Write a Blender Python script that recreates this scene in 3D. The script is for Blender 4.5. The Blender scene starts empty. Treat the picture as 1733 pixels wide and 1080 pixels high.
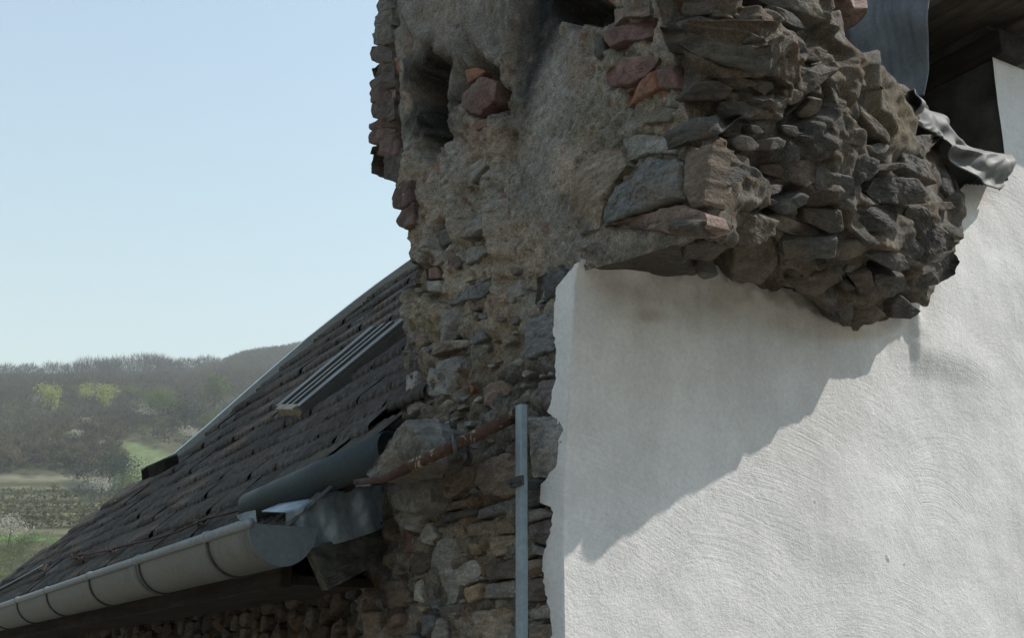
import bpy, math, random
import numpy as np
from mathutils import Vector, Matrix
from mathutils.bvhtree import BVHTree

rng = random.Random(7)
sc = bpy.context.scene

# ------------------------------------------------------------------ camera, sky, sun, exposure
ZC = 8.0                      # camera height above the lane
F = 2000.0; HOR = 1160.0
PITCH = math.atan((HOR - 540) / F)
cp, sp = math.cos(PITCH), math.sin(PITCH)
cam_d = bpy.data.cameras.new('camera')
cam_d.sensor_width = 36; cam_d.lens = 36 * F / 1733
cam_d.clip_start = 0.05; cam_d.clip_end = 6000
cam = bpy.data.objects.new('camera', cam_d)
cam.location = (0, 0, ZC); cam.rotation_euler = (math.pi / 2 + PITCH, 0, 0)
sc.collection.objects.link(cam); sc.camera = cam

psi = math.atan2(-(-400 - 866.5), F * cp + 620 * sp)
D = np.array([-math.sin(psi), math.cos(psi), 0.0])     # along the eaves, away
W = np.array([math.cos(psi), math.sin(psi), 0.0])      # along the white wall, away
Zv = np.array([0, 0, 1.0])

SW, SN, SZ = 2.0, 1.0, 2.45                             # sun direction: along wall, off wall, up
sdir = W * SW - D * SN + Zv * SZ; sdir /= np.linalg.norm(sdir)
sun_d = bpy.data.lights.new('sun', 'SUN'); sun_d.energy = 4.0; sun_d.angle = math.radians(0.53)
sun_d.color = (1.0, 0.95, 0.87)
sun = bpy.data.objects.new('sun', sun_d); sc.collection.objects.link(sun)
sun.rotation_euler = Vector(sdir).to_track_quat('Z', 'Y').to_euler()
sun.location = (0, 0, 30)
world = bpy.data.worlds.new('World'); sc.world = world; world.use_nodes = True
wn = world.node_tree; wn.nodes.clear()
sky = wn.nodes.new('ShaderNodeTexSky'); sky.sky_type = 'NISHITA'; sky.sun_disc = False
sky.sun_elevation = math.asin(sdir[2]); sky.sun_rotation = math.atan2(sdir[0], sdir[1])
sky.air_density = 2.25; sky.dust_density = 0.25; sky.ozone_density = 1.25
bg = wn.nodes.new('ShaderNodeBackground'); bg.inputs['Strength'].default_value = 0.12
wo = wn.nodes.new('ShaderNodeOutputWorld')
wn.links.new(sky.outputs[0], bg.inputs[0]); wn.links.new(bg.outputs[0], wo.inputs[0])
sc.view_settings.view_transform = 'Standard'; sc.view_settings.look = 'None'
sc.view_settings.exposure = 0.68; sc.view_settings.gamma = 1; sc.view_settings.use_curve_mapping = False
sc.render.engine = 'CYCLES'
sc.cycles.use_denoising = True
sc.cycles.max_bounces = 6; sc.cycles.volume_bounces = 0
sc.cycles.volume_step_rate = 4; sc.cycles.volume_max_steps = 64

# ------------------------------------------------------------------ frames
def ray(x, y):
    a = (x - 866.5) / F; b = -(y - 540) / F
    return np.array([a, cp - b * sp, sp + b * cp])
_t = ray(470, 890); GP = _t * 2.46 / _t[1]              # gutter rim at its near end (camera-relative)
GW = float(GP @ W); GZ = float(GP[2]); RW = GW + 0.32   # rubble face plane
_r = ray(967, 900); QC = float((_r * RW / (_r @ W)) @ -D)
def L(u, q, z):
    """local (u along white wall, q out of white wall, z) -> world"""
    return W * (RW + u) - D * (QC + q) + Zv * (z + ZC)
def onR(x, y, u=0.0):
    r = ray(x, y); P = r * (RW + u) / (r @ W)
    return np.array([u, float(P @ -D) - QC, P[2]])
def onW(x, y, q=0.0):
    r = ray(x, y); P = r * (QC + q) / (r @ -D)
    return np.array([float(P @ W) - RW, q, P[2]])
def Larr(A):
    A = np.asarray(A, float)
    return A[..., 0:1] * W + RW * W - (A[..., 1:2] + QC) * D + (A[..., 2:3] + ZC) * Zv
def px_of(Pw):
    P = np.asarray(Pw) - np.array([0, 0, ZC])
    f = P[..., 1] * cp + P[..., 2] * sp; up = -P[..., 1] * sp + P[..., 2] * cp
    f = np.maximum(f, 1e-3)
    return 866.5 + F * P[..., 0] / f, 540 - F * up / f

# ------------------------------------------------------------------ numpy noise
def _hash(ix, iy, iz, s):
    h = (ix * 374761393 + iy * 668265263 + iz * 2147483647 + s * 1274126177) & 0xFFFFFFFF
    h = ((h ^ (h >> 13)) * 1274126177) & 0xFFFFFFFF
    h = ((h ^ (h >> 15)) * 2246822519) & 0xFFFFFFFF
    return ((h ^ (h >> 16)) & 0xFFFFFF) / float(0xFFFFFF)
def vn(P, s=0):
    i = np.floor(P).astype(np.int64); f = P - i; f = f * f * (3 - 2 * f); r = 0
    for dx in (0, 1):
        for dy in (0, 1):
            for dz in (0, 1):
                wt = (f[..., 0] if dx else 1 - f[..., 0]) * (f[..., 1] if dy else 1 - f[..., 1]) * (f[..., 2] if dz else 1 - f[..., 2])
                r = r + wt * _hash(i[..., 0] + dx, i[..., 1] + dy, i[..., 2] + dz, s)
    return r * 2 - 1
def fbm(P, o=4, s=0, g=0.5):
    r = 0; a = 1; t = 0
    for k in range(o):
        r = r + a * vn(P * (2.03 ** k) + 17.3 * k, s + k); t += a; a *= g
    return r / t
def worley(P, s=0):
    i = np.floor(P).astype(np.int64); f = P - i
    d1 = np.full(P.shape[:-1], 9.0); d2 = d1.copy(); idv = np.zeros(P.shape[:-1])
    for dx in (-1, 0, 1):
        for dy in (-1, 0, 1):
            for dz in (-1, 0, 1):
                X, Y, Z = i[..., 0] + dx, i[..., 1] + dy, i[..., 2] + dz
                vx = dx + _hash(X, Y, Z, s) - f[..., 0]; vy = dy + _hash(X, Y, Z, s + 1) - f[..., 1]; vz = dz + _hash(X, Y, Z, s + 2) - f[..., 2]
                dd = vx * vx + vy * vy + vz * vz
                m = dd < d1; d2 = np.where(m, d1, np.minimum(d2, dd))
                idv = np.where(m, _hash(X, Y, Z, s + 3), idv); d1 = np.where(m, dd, d1)
    return np.sqrt(d1), np.sqrt(d2), idv
def facets(P, s=0, k=.5):
    """tilted plane per cell: broken-rock facets"""
    i = np.floor(P).astype(np.int64); f = P - i
    d1 = np.full(P.shape[:-1], 9.0); out = np.zeros(P.shape[:-1])
    for dx in (-1, 0, 1):
        for dy in (-1, 0, 1):
            for dz in (-1, 0, 1):
                X, Y, Z = i[..., 0] + dx, i[..., 1] + dy, i[..., 2] + dz
                vx = dx + _hash(X, Y, Z, s) - f[..., 0]; vy = dy + _hash(X, Y, Z, s + 1) - f[..., 1]; vz = dz + _hash(X, Y, Z, s + 2) - f[..., 2]
                dd = vx * vx + vy * vy + vz * vz; m = dd < d1; d1 = np.where(m, dd, d1)
                val = _hash(X, Y, Z, s + 4) - .5 + k * ((_hash(X, Y, Z, s + 5) * 2 - 1) * vx + (_hash(X, Y, Z, s + 6) * 2 - 1) * vy + (_hash(X, Y, Z, s + 7) * 2 - 1) * vz)
                out = np.where(m, val, out)
    return out
def sstep(a, b, x):
    t = np.clip((x - a) / (b - a), 0, 1); return t * t * (3 - 2 * t)

# ------------------------------------------------------------------ materials
def lin(r, g, b): return (r, g, b, 1)
class NT:
    def __init__(s, name):
        s.m = bpy.data.materials.new(name); s.m.use_nodes = True; s.t = s.m.node_tree
        s.b = s.t.nodes['Principled BSDF']; s.geo = s.t.nodes.new('ShaderNodeNewGeometry')
        s.tc = s.t.nodes.new('ShaderNodeTexCoord')
    def n(s, typ, **kw):
        nd = s.t.nodes.new(typ)
        for k, v in kw.items():
            if k.startswith('_'): setattr(nd, k[1:], v)
            else: s.set(nd, k, v)
        return nd
    def set(s, nd, k, v):
        k = k.replace('0', '') if False else k
        inp = nd.inputs[int(k[1:])] if k[0] == 'i' and k[1:].isdigit() else nd.inputs[k]
        if hasattr(v, 'is_output'): s.t.links.new(v, inp)
        else: inp.default_value = v
    def noise(s, scale, detail=4, rough=0.6, vec=None, dist=0.0):
        nd = s.n('ShaderNodeTexNoise', Scale=scale, Detail=detail, Roughness=rough, Distortion=dist)
        s.t.links.new(vec or s.geo.outputs['Position'], nd.inputs['Vector']); return nd.outputs['Fac']
    def ramp(s, fac, stops):
        nd = s.n('ShaderNodeValToRGB'); s.t.links.new(fac, nd.inputs[0]); el = nd.color_ramp.elements
        while len(el) < len(stops): el.new(0.5)
        for e, (p, c) in zip(el, stops): e.position = p; e.color = c if len(c) == 4 else (*c, 1)
        return nd.outputs[0]
    def mix(s, fac, a, b, mode='MIX'):
        nd = s.n('ShaderNodeMix', _data_type='RGBA', _blend_type=mode)
        s.set(nd, 'i0', fac); s.set(nd, 'i6', a); s.set(nd, 'i7', b); return nd.outputs[2]
    def math(s, op, a, b=0.0):
        nd = s.n('ShaderNodeMath', _operation=op); s.set(nd, 'i0', a); s.set(nd, 'i1', b); return nd.outputs[0]
    def mapv(s, scale=(1, 1, 1), rot=(0, 0, 0), vec=None):
        nd = s.n('ShaderNodeMapping'); s.t.links.new(vec or s.geo.outputs['Position'], nd.inputs[0])
        nd.inputs['Scale'].default_value = scale; nd.inputs['Rotation'].default_value = rot; return nd.outputs[0]
    def bump(s, h, strength=0.5, dist=0.01, nrm=None):
        nd = s.n('ShaderNodeBump', Strength=strength, Distance=dist); s.t.links.new(h, nd.inputs['Height'])
        if nrm: s.t.links.new(nrm, nd.inputs['Normal'])
        return nd.outputs[0]
    def fin(s, col=None, rough=0.9, metal=0.0, nrm=None, spec=0.3):
        if col is not None: s.set(s.b, 'Base Color', col)
        s.set(s.b, 'Roughness', rough); s.set(s.b, 'Metallic', metal); s.b.inputs['Specular IOR Level'].default_value = spec
        if nrm: s.t.links.new(nrm, s.b.inputs['Normal'])
        return s.m
def grey(v): return (v, v, v, 1)

# mortar / rubble core: colour comes from the 'Col' attribute, relief from fine noise
m = NT('weathered_mortar')
at = m.n('ShaderNodeAttribute', _attribute_name='Col')
n1 = m.noise(60, 6, 0.7); n2 = m.noise(260, 4, 0.75); vor = m.n('ShaderNodeTexVoronoi', Scale=140.0)
m.t.links.new(m.geo.outputs['Position'], vor.inputs['Vector'])
c = m.mix(1.0, at.outputs['Color'], m.ramp(n1, [(0.25, grey(.55)), (0.5, grey(1.0)), (0.75, grey(1.4))]), 'MULTIPLY')
c = m.mix(1.0, c, m.ramp(n2, [(0.3, grey(.5)), (0.5, grey(1.0)), (0.72, grey(1.6))]), 'MULTIPLY')
peb = m.ramp(vor.outputs['Distance'], [(0.0, grey(1)), (0.16, grey(1)), (0.24, grey(0))])
sel = m.ramp(vor.outputs['Color'], [(0.62, grey(0)), (0.75, grey(1))])
c = m.mix(m.math('MULTIPLY', peb, m.math('MULTIPLY', sel, 0.6)), c, lin(.33, .30, .27))
h = m.math('ADD', m.math('MULTIPLY', n1, 1.0), m.math('MULTIPLY', n2, 0.55))
h = m.math('ADD', h, m.math('MULTIPLY', peb, 0.35))
MORTAR = m.fin(c, 0.95, 0, m.bump(h, 1.0, 0.010), 0.2)

def stone_mat(name, streak=(1, 1, 4), bump=0.8, sc_=22):
    m = NT(name)
    oi = m.n('ShaderNodeObjectInfo')
    mp = m.mapv(streak)
    n1 = m.noise(sc_, 6, 0.65, mp, 0.4); n2 = m.noise(150, 4, 0.7); n3 = m.noise(9, 3, 0.5)
    c = m.mix(1.0, oi.outputs['Color'], m.ramp(n1, [(0.28, grey(.45)), (0.5, grey(.95)), (0.72, grey(1.5))]), 'MULTIPLY')
    c = m.mix(m.math('MULTIPLY', m.ramp(n3, [(0.5, grey(0)), (0.68, grey(1))]), 0.55), c, lin(.17, .135, .095))
    c = m.mix(1.0, c, m.ramp(n2, [(0.3, grey(.65)), (0.55, grey(1.0)), (0.75, grey(1.4))]), 'MULTIPLY')
    c = m.mix(m.math('MULTIPLY', m.ramp(m.noise(30, 5, 0.8), [(0.62, grey(0)), (0.7, grey(1))]), 0.4), c, lin(.26, .25, .21))
    h = m.math('ADD', m.math('MULTIPLY', n1, 1.0), m.math('MULTIPLY', n2, 0.35))
    return m.fin(c, 0.85, 0, m.bump(h, bump, 0.008), 0.3)
STONE = stone_mat('rubble_stone'); SLATE = stone_mat('slate_stone', (3, 1, 9), 0.6, 16)
BRICK = stone_mat('brick_clay', (1, 1, 1), 0.5, 30)

# lime plaster with trowel arcs
m = NT('white_lime_plaster')
vo = m.n('ShaderNodeTexVoronoi', Scale=3.1, Randomness=1.0); m.t.links.new(m.geo.outputs['Position'], vo.inputs['Vector'])
off = m.n('ShaderNodeVectorMath', _operation='MULTIPLY_ADD'); m.t.links.new(vo.outputs['Color'], off.inputs[0]); off.inputs[1].default_value = (0.5, 0.3, 0.7); off.inputs[2].default_value = (-0.35, -0.1, -0.75)
sub = m.n('ShaderNodeVectorMath', _operation='SUBTRACT'); m.t.links.new(m.geo.outputs['Position'], sub.inputs[0]); m.t.links.new(vo.outputs['Position'], sub.inputs[1])
sub2 = m.n('ShaderNodeVectorMath', _operation='SUBTRACT'); m.t.links.new(sub.outputs[0], sub2.inputs[0]); m.t.links.new(off.outputs[0], sub2.inputs[1])
ln = m.n('ShaderNodeVectorMath', _operation='LENGTH'); m.t.links.new(sub2.outputs[0], ln.inputs[0])
cmb = m.n('ShaderNodeCombineXYZ'); m.t.links.new(m.math('MULTIPLY', ln.outputs['Value'], 1.0), cmb.inputs[0])
m.t.links.new(m.math('MULTIPLY', vo.outputs['Distance'], 0.0), cmb.inputs[1])
jit = m.n('ShaderNodeVectorMath', _operation='MULTIPLY_ADD'); m.t.links.new(m.geo.outputs['Position'], jit.inputs[0]); jit.inputs[1].default_value = (0.06,) * 3; m.t.links.new(cmb.outputs[0], jit.inputs[2])
arc = m.noise(175, 3, 0.6, jit.outputs[0])
arc_mask = m.ramp(m.noise(3.2, 2, 0.5), [(0.40, grey(0.08)), (0.75, grey(1))])
grain = m.noise(230, 4, 0.65); grain2 = m.noise(75, 3, 0.6); big = m.noise(7, 3, 0.5)
h = m.math('ADD', m.math('MULTIPLY', m.math('MULTIPLY', arc, arc_mask), 0.62), m.math('MULTIPLY', grain, 0.38))
h = m.math('ADD', h, m.math('MULTIPLY', grain2, 0.38)); h = m.math('ADD', h, m.math('MULTIPLY', big, .35))
c = m.ramp(m.noise(4, 4, 0.6), [(0.3, lin(.57, .552, .54)), (0.7, lin(.69, .672, .66))])
c = m.mix(1.0, c, m.ramp(m.noise(120, 3, 0.6), [(0.3, grey(.9)), (0.7, grey(1.05))]), 'MULTIPLY')
c = m.mix(1.0, c, m.ramp(m.noise(1.0, 4, .6, m.mapv((16, 16, 1.1))), [(.3, grey(.965)), (.6, grey(1.01))]), 'MULTIPLY')
c = m.mix(1.0, c, m.ramp(m.noise(11, 5, .65), [(.3, grey(.92)), (.65, grey(1.03))]), 'MULTIPLY')
pt = m.ramp(m.noise(38, 2, 0.4), [(0.205, grey(1)), (0.225, grey(0))])
c = m.mix(m.math('MULTIPLY', pt, 0.7), c, lin(.2, .18, .16))
at = m.n('ShaderNodeAttribute', _attribute_name='Col')
c = m.mix(1.0, c, at.outputs['Color'], 'MULTIPLY')
PLASTER = m.fin(c, 0.9, 0, m.bump(h, 0.6, 0.006), 0.2)

def metal_mat(name, base, rough=0.55, metal=0.6, blot=0.35, scale=14, bump=0.25):
    m = NT(name)
    n1 = m.noise(scale, 5, 0.65); n2 = m.noise(90, 3, 0.6)
    lo = tuple(x * (1 - blot) for x in base) + (1,); hi = tuple(min(1, x * (1 + blot)) for x in base) + (1,)
    c = m.ramp(n1, [(0.3, lo), (0.7, hi)])
    c = m.mix(1.0, c, m.ramp(n2, [(0.3, grey(.85)), (0.7, grey(1.12))]), 'MULTIPLY')
    r = m.ramp(n1, [(0.3, grey(rough * .8)), (0.7, grey(min(1, rough * 1.25)))])
    return m.fin(c, r, metal, m.bump(n1, bump, 0.004), 0.4)
ZINC = metal_mat('weathered_zinc', (.155, .157, .15), .65, .3, .3, 7)
ZINCRIM = metal_mat('zinc_rim', (.24, .255, .26), .5, .45, .12, 9)
ZINCCAP = metal_mat('zinc_cap', (.12, .138, .15), .6, .35, .2, 12)
LEAD = metal_mat('lead_sheet', (.30, .355, .40), .5, .45, .55, 11, .5)
LEADB = metal_mat('lead_flashing', (.12, .12, .118), .68, .12, .5, 22, .5)
SHEET = metal_mat('hanging_sheet', (.17, .19, .205), .6, .3, .35, 7, .4)
DARKM = metal_mat('dark_pipe_metal', (.034, .045, .047), .62, .25, .2, 9, .1)
BRKT = metal_mat('bracket_iron', (.06, .062, .06), .6, .3, .3, 30)
GALV = metal_mat('galvanised_post', (.23, .28, .315), .55, .35, .12, 25, .15)
VERGE = metal_mat('verge_metal', (.40, .45, .48), .5, .4, .12, 5)
WINF = metal_mat('window_metal', (.10, .104, .105), .5, .45, .2, 12)
WIND = metal_mat('window_dark_metal', (.085, .095, .10), .5, .4, .15, 12)
m = NT('rust_paint'); n1 = m.noise(19, 4, 0.7, None, 1.5); n2 = m.noise(120, 4, 0.7)
c = m.ramp(n2, [(0.3, lin(.035, .022, .017)), (0.6, lin(.085, .045, .03)), (.75, lin(.12, .065, .04))])
c = m.mix(m.ramp(n1, [(0.55, grey(0)), (0.58, grey(1))]), c, lin(.27, .24, .18))
RUSTP = m.fin(c, .85, 0, m.bump(m.math('ADD', n1, n2), .6, .003))
m = NT('rust'); n2 = m.noise(70, 5, 0.7)
RUST = m.fin(m.ramp(n2, [(0.3, lin(.025, .017, .014)), (0.6, lin(.07, .035, .023)), (.75, lin(.12, .06, .035))]), .9, 0, m.bump(n2, .5, .003))

def wood_mat(name, a, b, axis_rot, stretch=(2, 40, 40)):
    m = NT(name); mp = m.mapv(stretch, (0, 0, 0), m.mapv((1, 1, 1), axis_rot))
    n1 = m.noise(1.2, 5, 0.6, mp, .3); n2 = m.noise(14, 3, .6)
    c = m.ramp(n1, [(0.3, a), (0.7, b)]); c = m.mix(1.0, c, m.ramp(n2, [(.3, grey(.7)), (.7, grey(1.2))]), 'MULTIPLY')
    return m.fin(c, .9, 0, m.bump(n1, .8, .006), .2)
aW = math.atan2(W[1], W[0]); aD = math.atan2(D[1], D[0])
WOODG = wood_mat('weathered_grey_wood', lin(.04, .04, .036), lin(.16, .15, .13), (0, 0, -aW))
WOODD = wood_mat('dark_fascia_wood', lin(.018, .015, .013), lin(.055, .045, .04), (0, 0, -aD))
WOODS = wood_mat('soffit_wood', lin(.03, .025, .02), lin(.10, .085, .068), (0, 0, -aD))
m = NT('dark_old_render'); n1 = m.noise(9, 5, .6); n2 = m.noise(110, 3, .7)
DRK = m.fin(m.ramp(n1, [(.3, lin(.035, .034, .03)), (.7, lin(.12, .115, .10))]), .95, 0, m.bump(m.math('ADD', n1, n2), .7, .006), .2)

# concrete / clay tiles
m = NT('old_roof_tile'); oi = m.n('ShaderNodeObjectInfo')
n1 = m.noise(35, 6, .7); n2 = m.noise(170, 3, .7); n3 = m.noise(5, 3, .6)
c = m.mix(1.0, oi.outputs['Color'], m.ramp(n1, [(.3, grey(.5)), (.5, grey(1)), (.72, grey(1.5))]), 'MULTIPLY')
c = m.mix(m.math('MULTIPLY', m.ramp(n3, [(.45, grey(0)), (.7, grey(1))]), .3), c, lin(.08, .078, .06))
c = m.mix(m.math('MULTIPLY', m.ramp(m.noise(55, 3, .7), [(.64, grey(0)), (.7, grey(1))]), .5), c, lin(.2, .2, .17))
TILE = m.fin(c, .85, 0, m.bump(m.math('ADD', n1, m.math('MULTIPLY', n2, .6)), .9, .006), .3)

# ------------------------------------------------------------------ mesh helpers
def new_obj(name, me, parent=None, mat=None, **props):
    o = bpy.data.objects.new(name, me)
    sc.collection.objects.link(o)
    if mat is not None and me is not None and not me.materials: me.materials.append(mat)
    if parent is not None: o.parent = parent
    for k, v in props.items(): o[k] = v
    return o
def thing(name, label, cat, loc=(0, 0, 0), group=None):
    o = bpy.data.objects.new(name, None); sc.collection.objects.link(o)
    o.location = loc; o.empty_display_size = .1
    o['label'] = label; o['category'] = cat
    if group: o['group'] = group
    return o
def child(name, me, root, mat=None, **props):
    """mesh given in world space, parented to an empty at root.location"""
    o = new_obj(name, me, root, mat, **props)
    o.matrix_parent_inverse = Matrix.Identity(4)
    o.location = -Vector(root.location)
    return o
def mesh(name, V, Fc, smooth=True, mats=()):
    me = bpy.data.meshes.new(name)
    me.from_pydata([tuple(map(float, v)) for v in V], [], [tuple(map(int, f)) for f in Fc])
    if smooth: me.polygons.foreach_set('use_smooth', [True] * len(me.polygons))
    for mm in mats: me.materials.append(mm)
    me.update(); return me
def grid_mesh(name, G, mask=None, smooth=True, flip=False):
    """G: rows x cols x 3 world array"""
    R, Cn, _ = G.shape
    idx = np.arange(R * Cn).reshape(R, Cn)
    q = np.stack([idx[:-1, :-1], idx[:-1, 1:], idx[1:, 1:], idx[1:, :-1]], -1)
    if flip: q = q[..., ::-1]
    q = q.reshape(-1, 4) if mask is None else q[mask]
    me = bpy.data.meshes.new(name)
    me.vertices.add(R * Cn); me.vertices.foreach_set('co', G.reshape(-1).astype(np.float32))
    n = len(q); me.loops.add(n * 4); me.loops.foreach_set('vertex_index', q.reshape(-1).astype(np.int32))
    me.polygons.add(n); me.polygons.foreach_set('loop_start', (np.arange(n) * 4).astype(np.int32))
    me.polygons.foreach_set('loop_total', np.full(n, 4, np.int32))
    me.polygons.foreach_set('use_smooth', np.full(n, smooth))
    me.update(calc_edges=True); me.validate(); return me
def set_col(me, C):
    a = me.color_attributes.new('Col', 'FLOAT_COLOR', 'POINT')
    C4 = np.ones((C.reshape(-1, C.shape[-1]).shape[0], 4), np.float32); C4[:, :3] = C.reshape(-1, C.shape[-1])[:, :3]
    a.data.foreach_set('color', C4.reshape(-1))
def box(V, Fc, o, ax, ay, az):
    """box from corner o with edge vectors"""
    b = len(V); o, ax, ay, az = map(np.asarray, (o, ax, ay, az))
    for k in range(8): V.append(o + ax * (k & 1) + ay * ((k >> 1) & 1) + az * (k >> 2))
    Fc += [(b, b + 2, b + 3, b + 1), (b + 4, b + 5, b + 7, b + 6), (b, b + 1, b + 5, b + 4), (b + 2, b + 6, b + 7, b + 3), (b, b + 4, b + 6, b + 2), (b + 1, b + 3, b + 7, b + 5)]
def bevel(o, w=.003, seg=2):
    md = o.modifiers.new('bevel', 'BEVEL'); md.width = w; md.segments = seg; md.limit_method = 'ANGLE'; return o
def solid(o, t=.002, off=0):
    md = o.modifiers.new('solid', 'SOLIDIFY'); md.thickness = t; md.offset = off; return o
def tube(V, Fc, pts, rad, n=12, cap=True, up=None):
    pts = [np.asarray(p, float) for p in pts]; rings = []
    rad = rad if hasattr(rad, '__len__') else [rad] * len(pts)
    prev = None
    for i, p in enumerate(pts):
        t = pts[min(i + 1, len(pts) - 1)] - pts[max(i - 1, 0)]; t /= np.linalg.norm(t)
        a = np.cross(t, Zv if abs(t[2]) < .9 else W) if prev is None else prev - t * (prev @ t)
        a /= np.linalg.norm(a); prev = a; b = np.cross(t, a); r0 = len(V)
        r = rad[i]; ra, rb = (r if hasattr(r, '__len__') else (r, r))
        for k in range(n):
            th = 2 * math.pi * k / n; V.append(p + a * ra * math.cos(th) + b * rb * math.sin(th))
        rings.append(r0)
    for r0, r1 in zip(rings[:-1], rings[1:]):
        for k in range(n): Fc.append((r0 + k, r0 + (k + 1) % n, r1 + (k + 1) % n, r1 + k))
    if cap: Fc.append(tuple(rings[0] + k for k in range(n))[::-1]); Fc.append(tuple(rings[-1] + k for k in range(n)))
def cinterp(xs, ks, Y):
    """smooth interpolation of keyed rows Y (len ks) at xs (Catmull-like via cubic Hermite, monotone-ish)"""
    Y = np.asarray(Y, float); ks = np.asarray(ks, float); out = []
    m_ = np.zeros_like(Y); dl = (Y[1:] - Y[:-1]) / (ks[1:] - ks[:-1]).reshape(-1, *([1] * (Y.ndim - 1)))
    for i in range(len(ks)):
        if i in (0, len(ks) - 1): m_[i] = dl[min(i, len(dl) - 1)]
        else:
            a, b = dl[i - 1], dl[i]; m_[i] = np.where(a * b > 0, 2 * a * b / (a + b + 1e-12 * np.sign(a + b + 1e-30)), 0)
    for x in xs:
        i = int(np.clip(np.searchsorted(ks, x) - 1, 0, len(ks) - 2)); h = ks[i + 1] - ks[i]; t = (x - ks[i]) / h
        out.append((2 * t**3 - 3 * t**2 + 1) * Y[i] + (t**3 - 2 * t**2 + t) * h * m_[i] + (-2 * t**3 + 3 * t**2) * Y[i + 1] + (t**3 - t**2) * h * m_[i + 1])
    return np.array(out)
def poly_sdf(X, Y, poly):
    """signed distance in px, negative inside"""
    d = np.full(X.shape, 1e9); ins = np.zeros(X.shape, bool); n = len(poly)
    for i in range(n):
        x0, y0 = poly[i]; x1, y1 = poly[(i + 1) % n]
        ex, ey = x1 - x0, y1 - y0; wx, wy = X - x0, Y - y0
        t = np.clip((wx * ex + wy * ey) / (ex * ex + ey * ey + 1e-9), 0, 1)
        d = np.minimum(d, (wx - ex * t) ** 2 + (wy - ey * t) ** 2)
        cnd = ((y0 <= Y) & (y1 > Y)) | ((y1 <= Y) & (y0 > Y))
        with np.errstate(divide='ignore', invalid='ignore'):
            xi = x0 + (Y - y0) / (y1 - y0 if y1 != y0 else 1e-9) * (x1 - x0)
        ins ^= cnd & (X < xi)
    d = np.sqrt(d); return np.where(ins, -d, d)

# ------------------------------------------------------------------ ground and hill
RIDGE = [(-900, 640), (-500, 650), (-200, 650), (0, 640), (80, 641), (200, 640), (330, 634), (420, 606), (540, 580), (700, 560), (900, 575), (1300, 640), (2000, 700)]
raz, rel = [], []
for x, y in RIDGE:
    r = ray(x, y + 17); raz.append(math.atan2(r[0], r[1])); rel.append(math.atan2(r[2], math.hypot(r[0], r[1])))
raz = np.array(raz); rel = np.array(rel)
def ridge_r(az): return 560 + 260 * sstep(raz[6], raz[9], az) + 15 * np.sin(az * 23)
GZ0 = -6.0
def terrain_z(az, r):
    """height relative to the camera"""
    e = np.interp(az, raz, rel); R = ridge_r(az); t = np.clip(r / R, 0, 1.6)
    zt = R * np.tan(e)
    s = sstep(0.05, 1.0, t)
    prof = np.where(t < 1, 0.30 * s + 0.70 * np.clip((t - .12) / .88, 0, 1) ** 1.25, 1 - (t - 1) * .55)
    z = GZ0 * (1 - np.clip(t / .2, 0, 1)) - 0 + zt * np.maximum(prof, -0.2)
    P = np.stack([np.sin(az) * r, np.cos(az) * r, az * 0], -1)
    z = z + fbm(P / 70, 4, 5) * 7 * sstep(.2, .5, t) * (1 - .7 * sstep(.85, 1, t))
    return z
na, nr = 620, 320
AZ = np.concatenate([np.linspace(-math.pi, -1.2, 40)[:-1], np.linspace(-1.2, .5, na - 100), np.linspace(.5, math.pi, 62)[1:]])
RR = np.concatenate([[.5, 5, 15, 30, 50, 80], np.linspace(100, 900, nr), np.linspace(930, 1500, 20)])
A2, R2 = np.meshgrid(AZ, RR)
Zt = terrain_z(A2, R2)
G = np.stack([np.sin(A2) * R2, np.cos(A2) * R2, Zt + ZC], -1)
X, Y = px_of(G)
C = np.zeros(G.shape); nz = fbm(G / 22, 4, 9); nz2 = fbm(G / 6, 3, 11)
wood = np.array([.085, .085, .048]); C[:] = wood
C *= (1 + .35 * nz[..., None])
def paint(poly, col, soft=4, var=.12):
    k = sstep(soft, -soft, poly_sdf(X, Y, poly) + nz2 * 5)[..., None]
    C[:] = C * (1 - k) + np.array(col) * (1 + var * nz2[..., None]) * k
terr = (Y > 800) & (X < 260)
stripe = (.5 + .5 * np.sin(Y / 2.3 + nz * 2.0))
k = (sstep(800, 812, Y) * sstep(1000, 900, Y))[..., None] * .9
C[:] = C * (1 - k) + (np.array([.095, .095, .05])[None, None] * (.45 + 1.0 * stripe[..., None]) + nz2[..., None] * .015) * k
paint([(180, 738), (240, 752), (310, 778), (330, 815), (215, 818), (205, 780)], (.12, .15, .065), 3)
paint([(-200, 903), (60, 905), (100, 910), (95, 920), (-200, 917)], (.09, .15, .045), 1.5)
paint([(-200, 812), (190, 812), (190, 807), (-200, 808)], (.15, .14, .10), 1.5)
paint([(-200, 830), (100, 826), (100, 822), (-200, 826)], (.06, .05, .04), 1.5)
paint([(100, 815), (230, 815), (245, 850), (140, 850)], (.035, .045, .03), 4)
paint([(-50, 925), (120, 925), (110, 1000), (-50, 1010)], (.075, .08, .04), 4)
C = np.clip(C, .01, .5)
lowm = (R2 < 120)[..., None]
C = np.where(lowm, np.array([.17, .155, .125]), C)
me = grid_mesh('terrain', G, flip=True); set_col(me, C)
m = NT('hill_ground'); at = m.n('ShaderNodeAttribute', _attribute_name='Col')
c = m.mix(1.0, at.outputs['Color'], m.ramp(m.noise(.35, 5, .7), [(.3, grey(.7)), (.7, grey(1.3))]), 'MULTIPLY')
HILLM = m.fin(c, 1, 0, None, .1)
new_obj('hill_terrain', me, None, HILLM, kind='structure', label='hazy wooded hillside with meadows and vineyard terraces')

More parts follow.
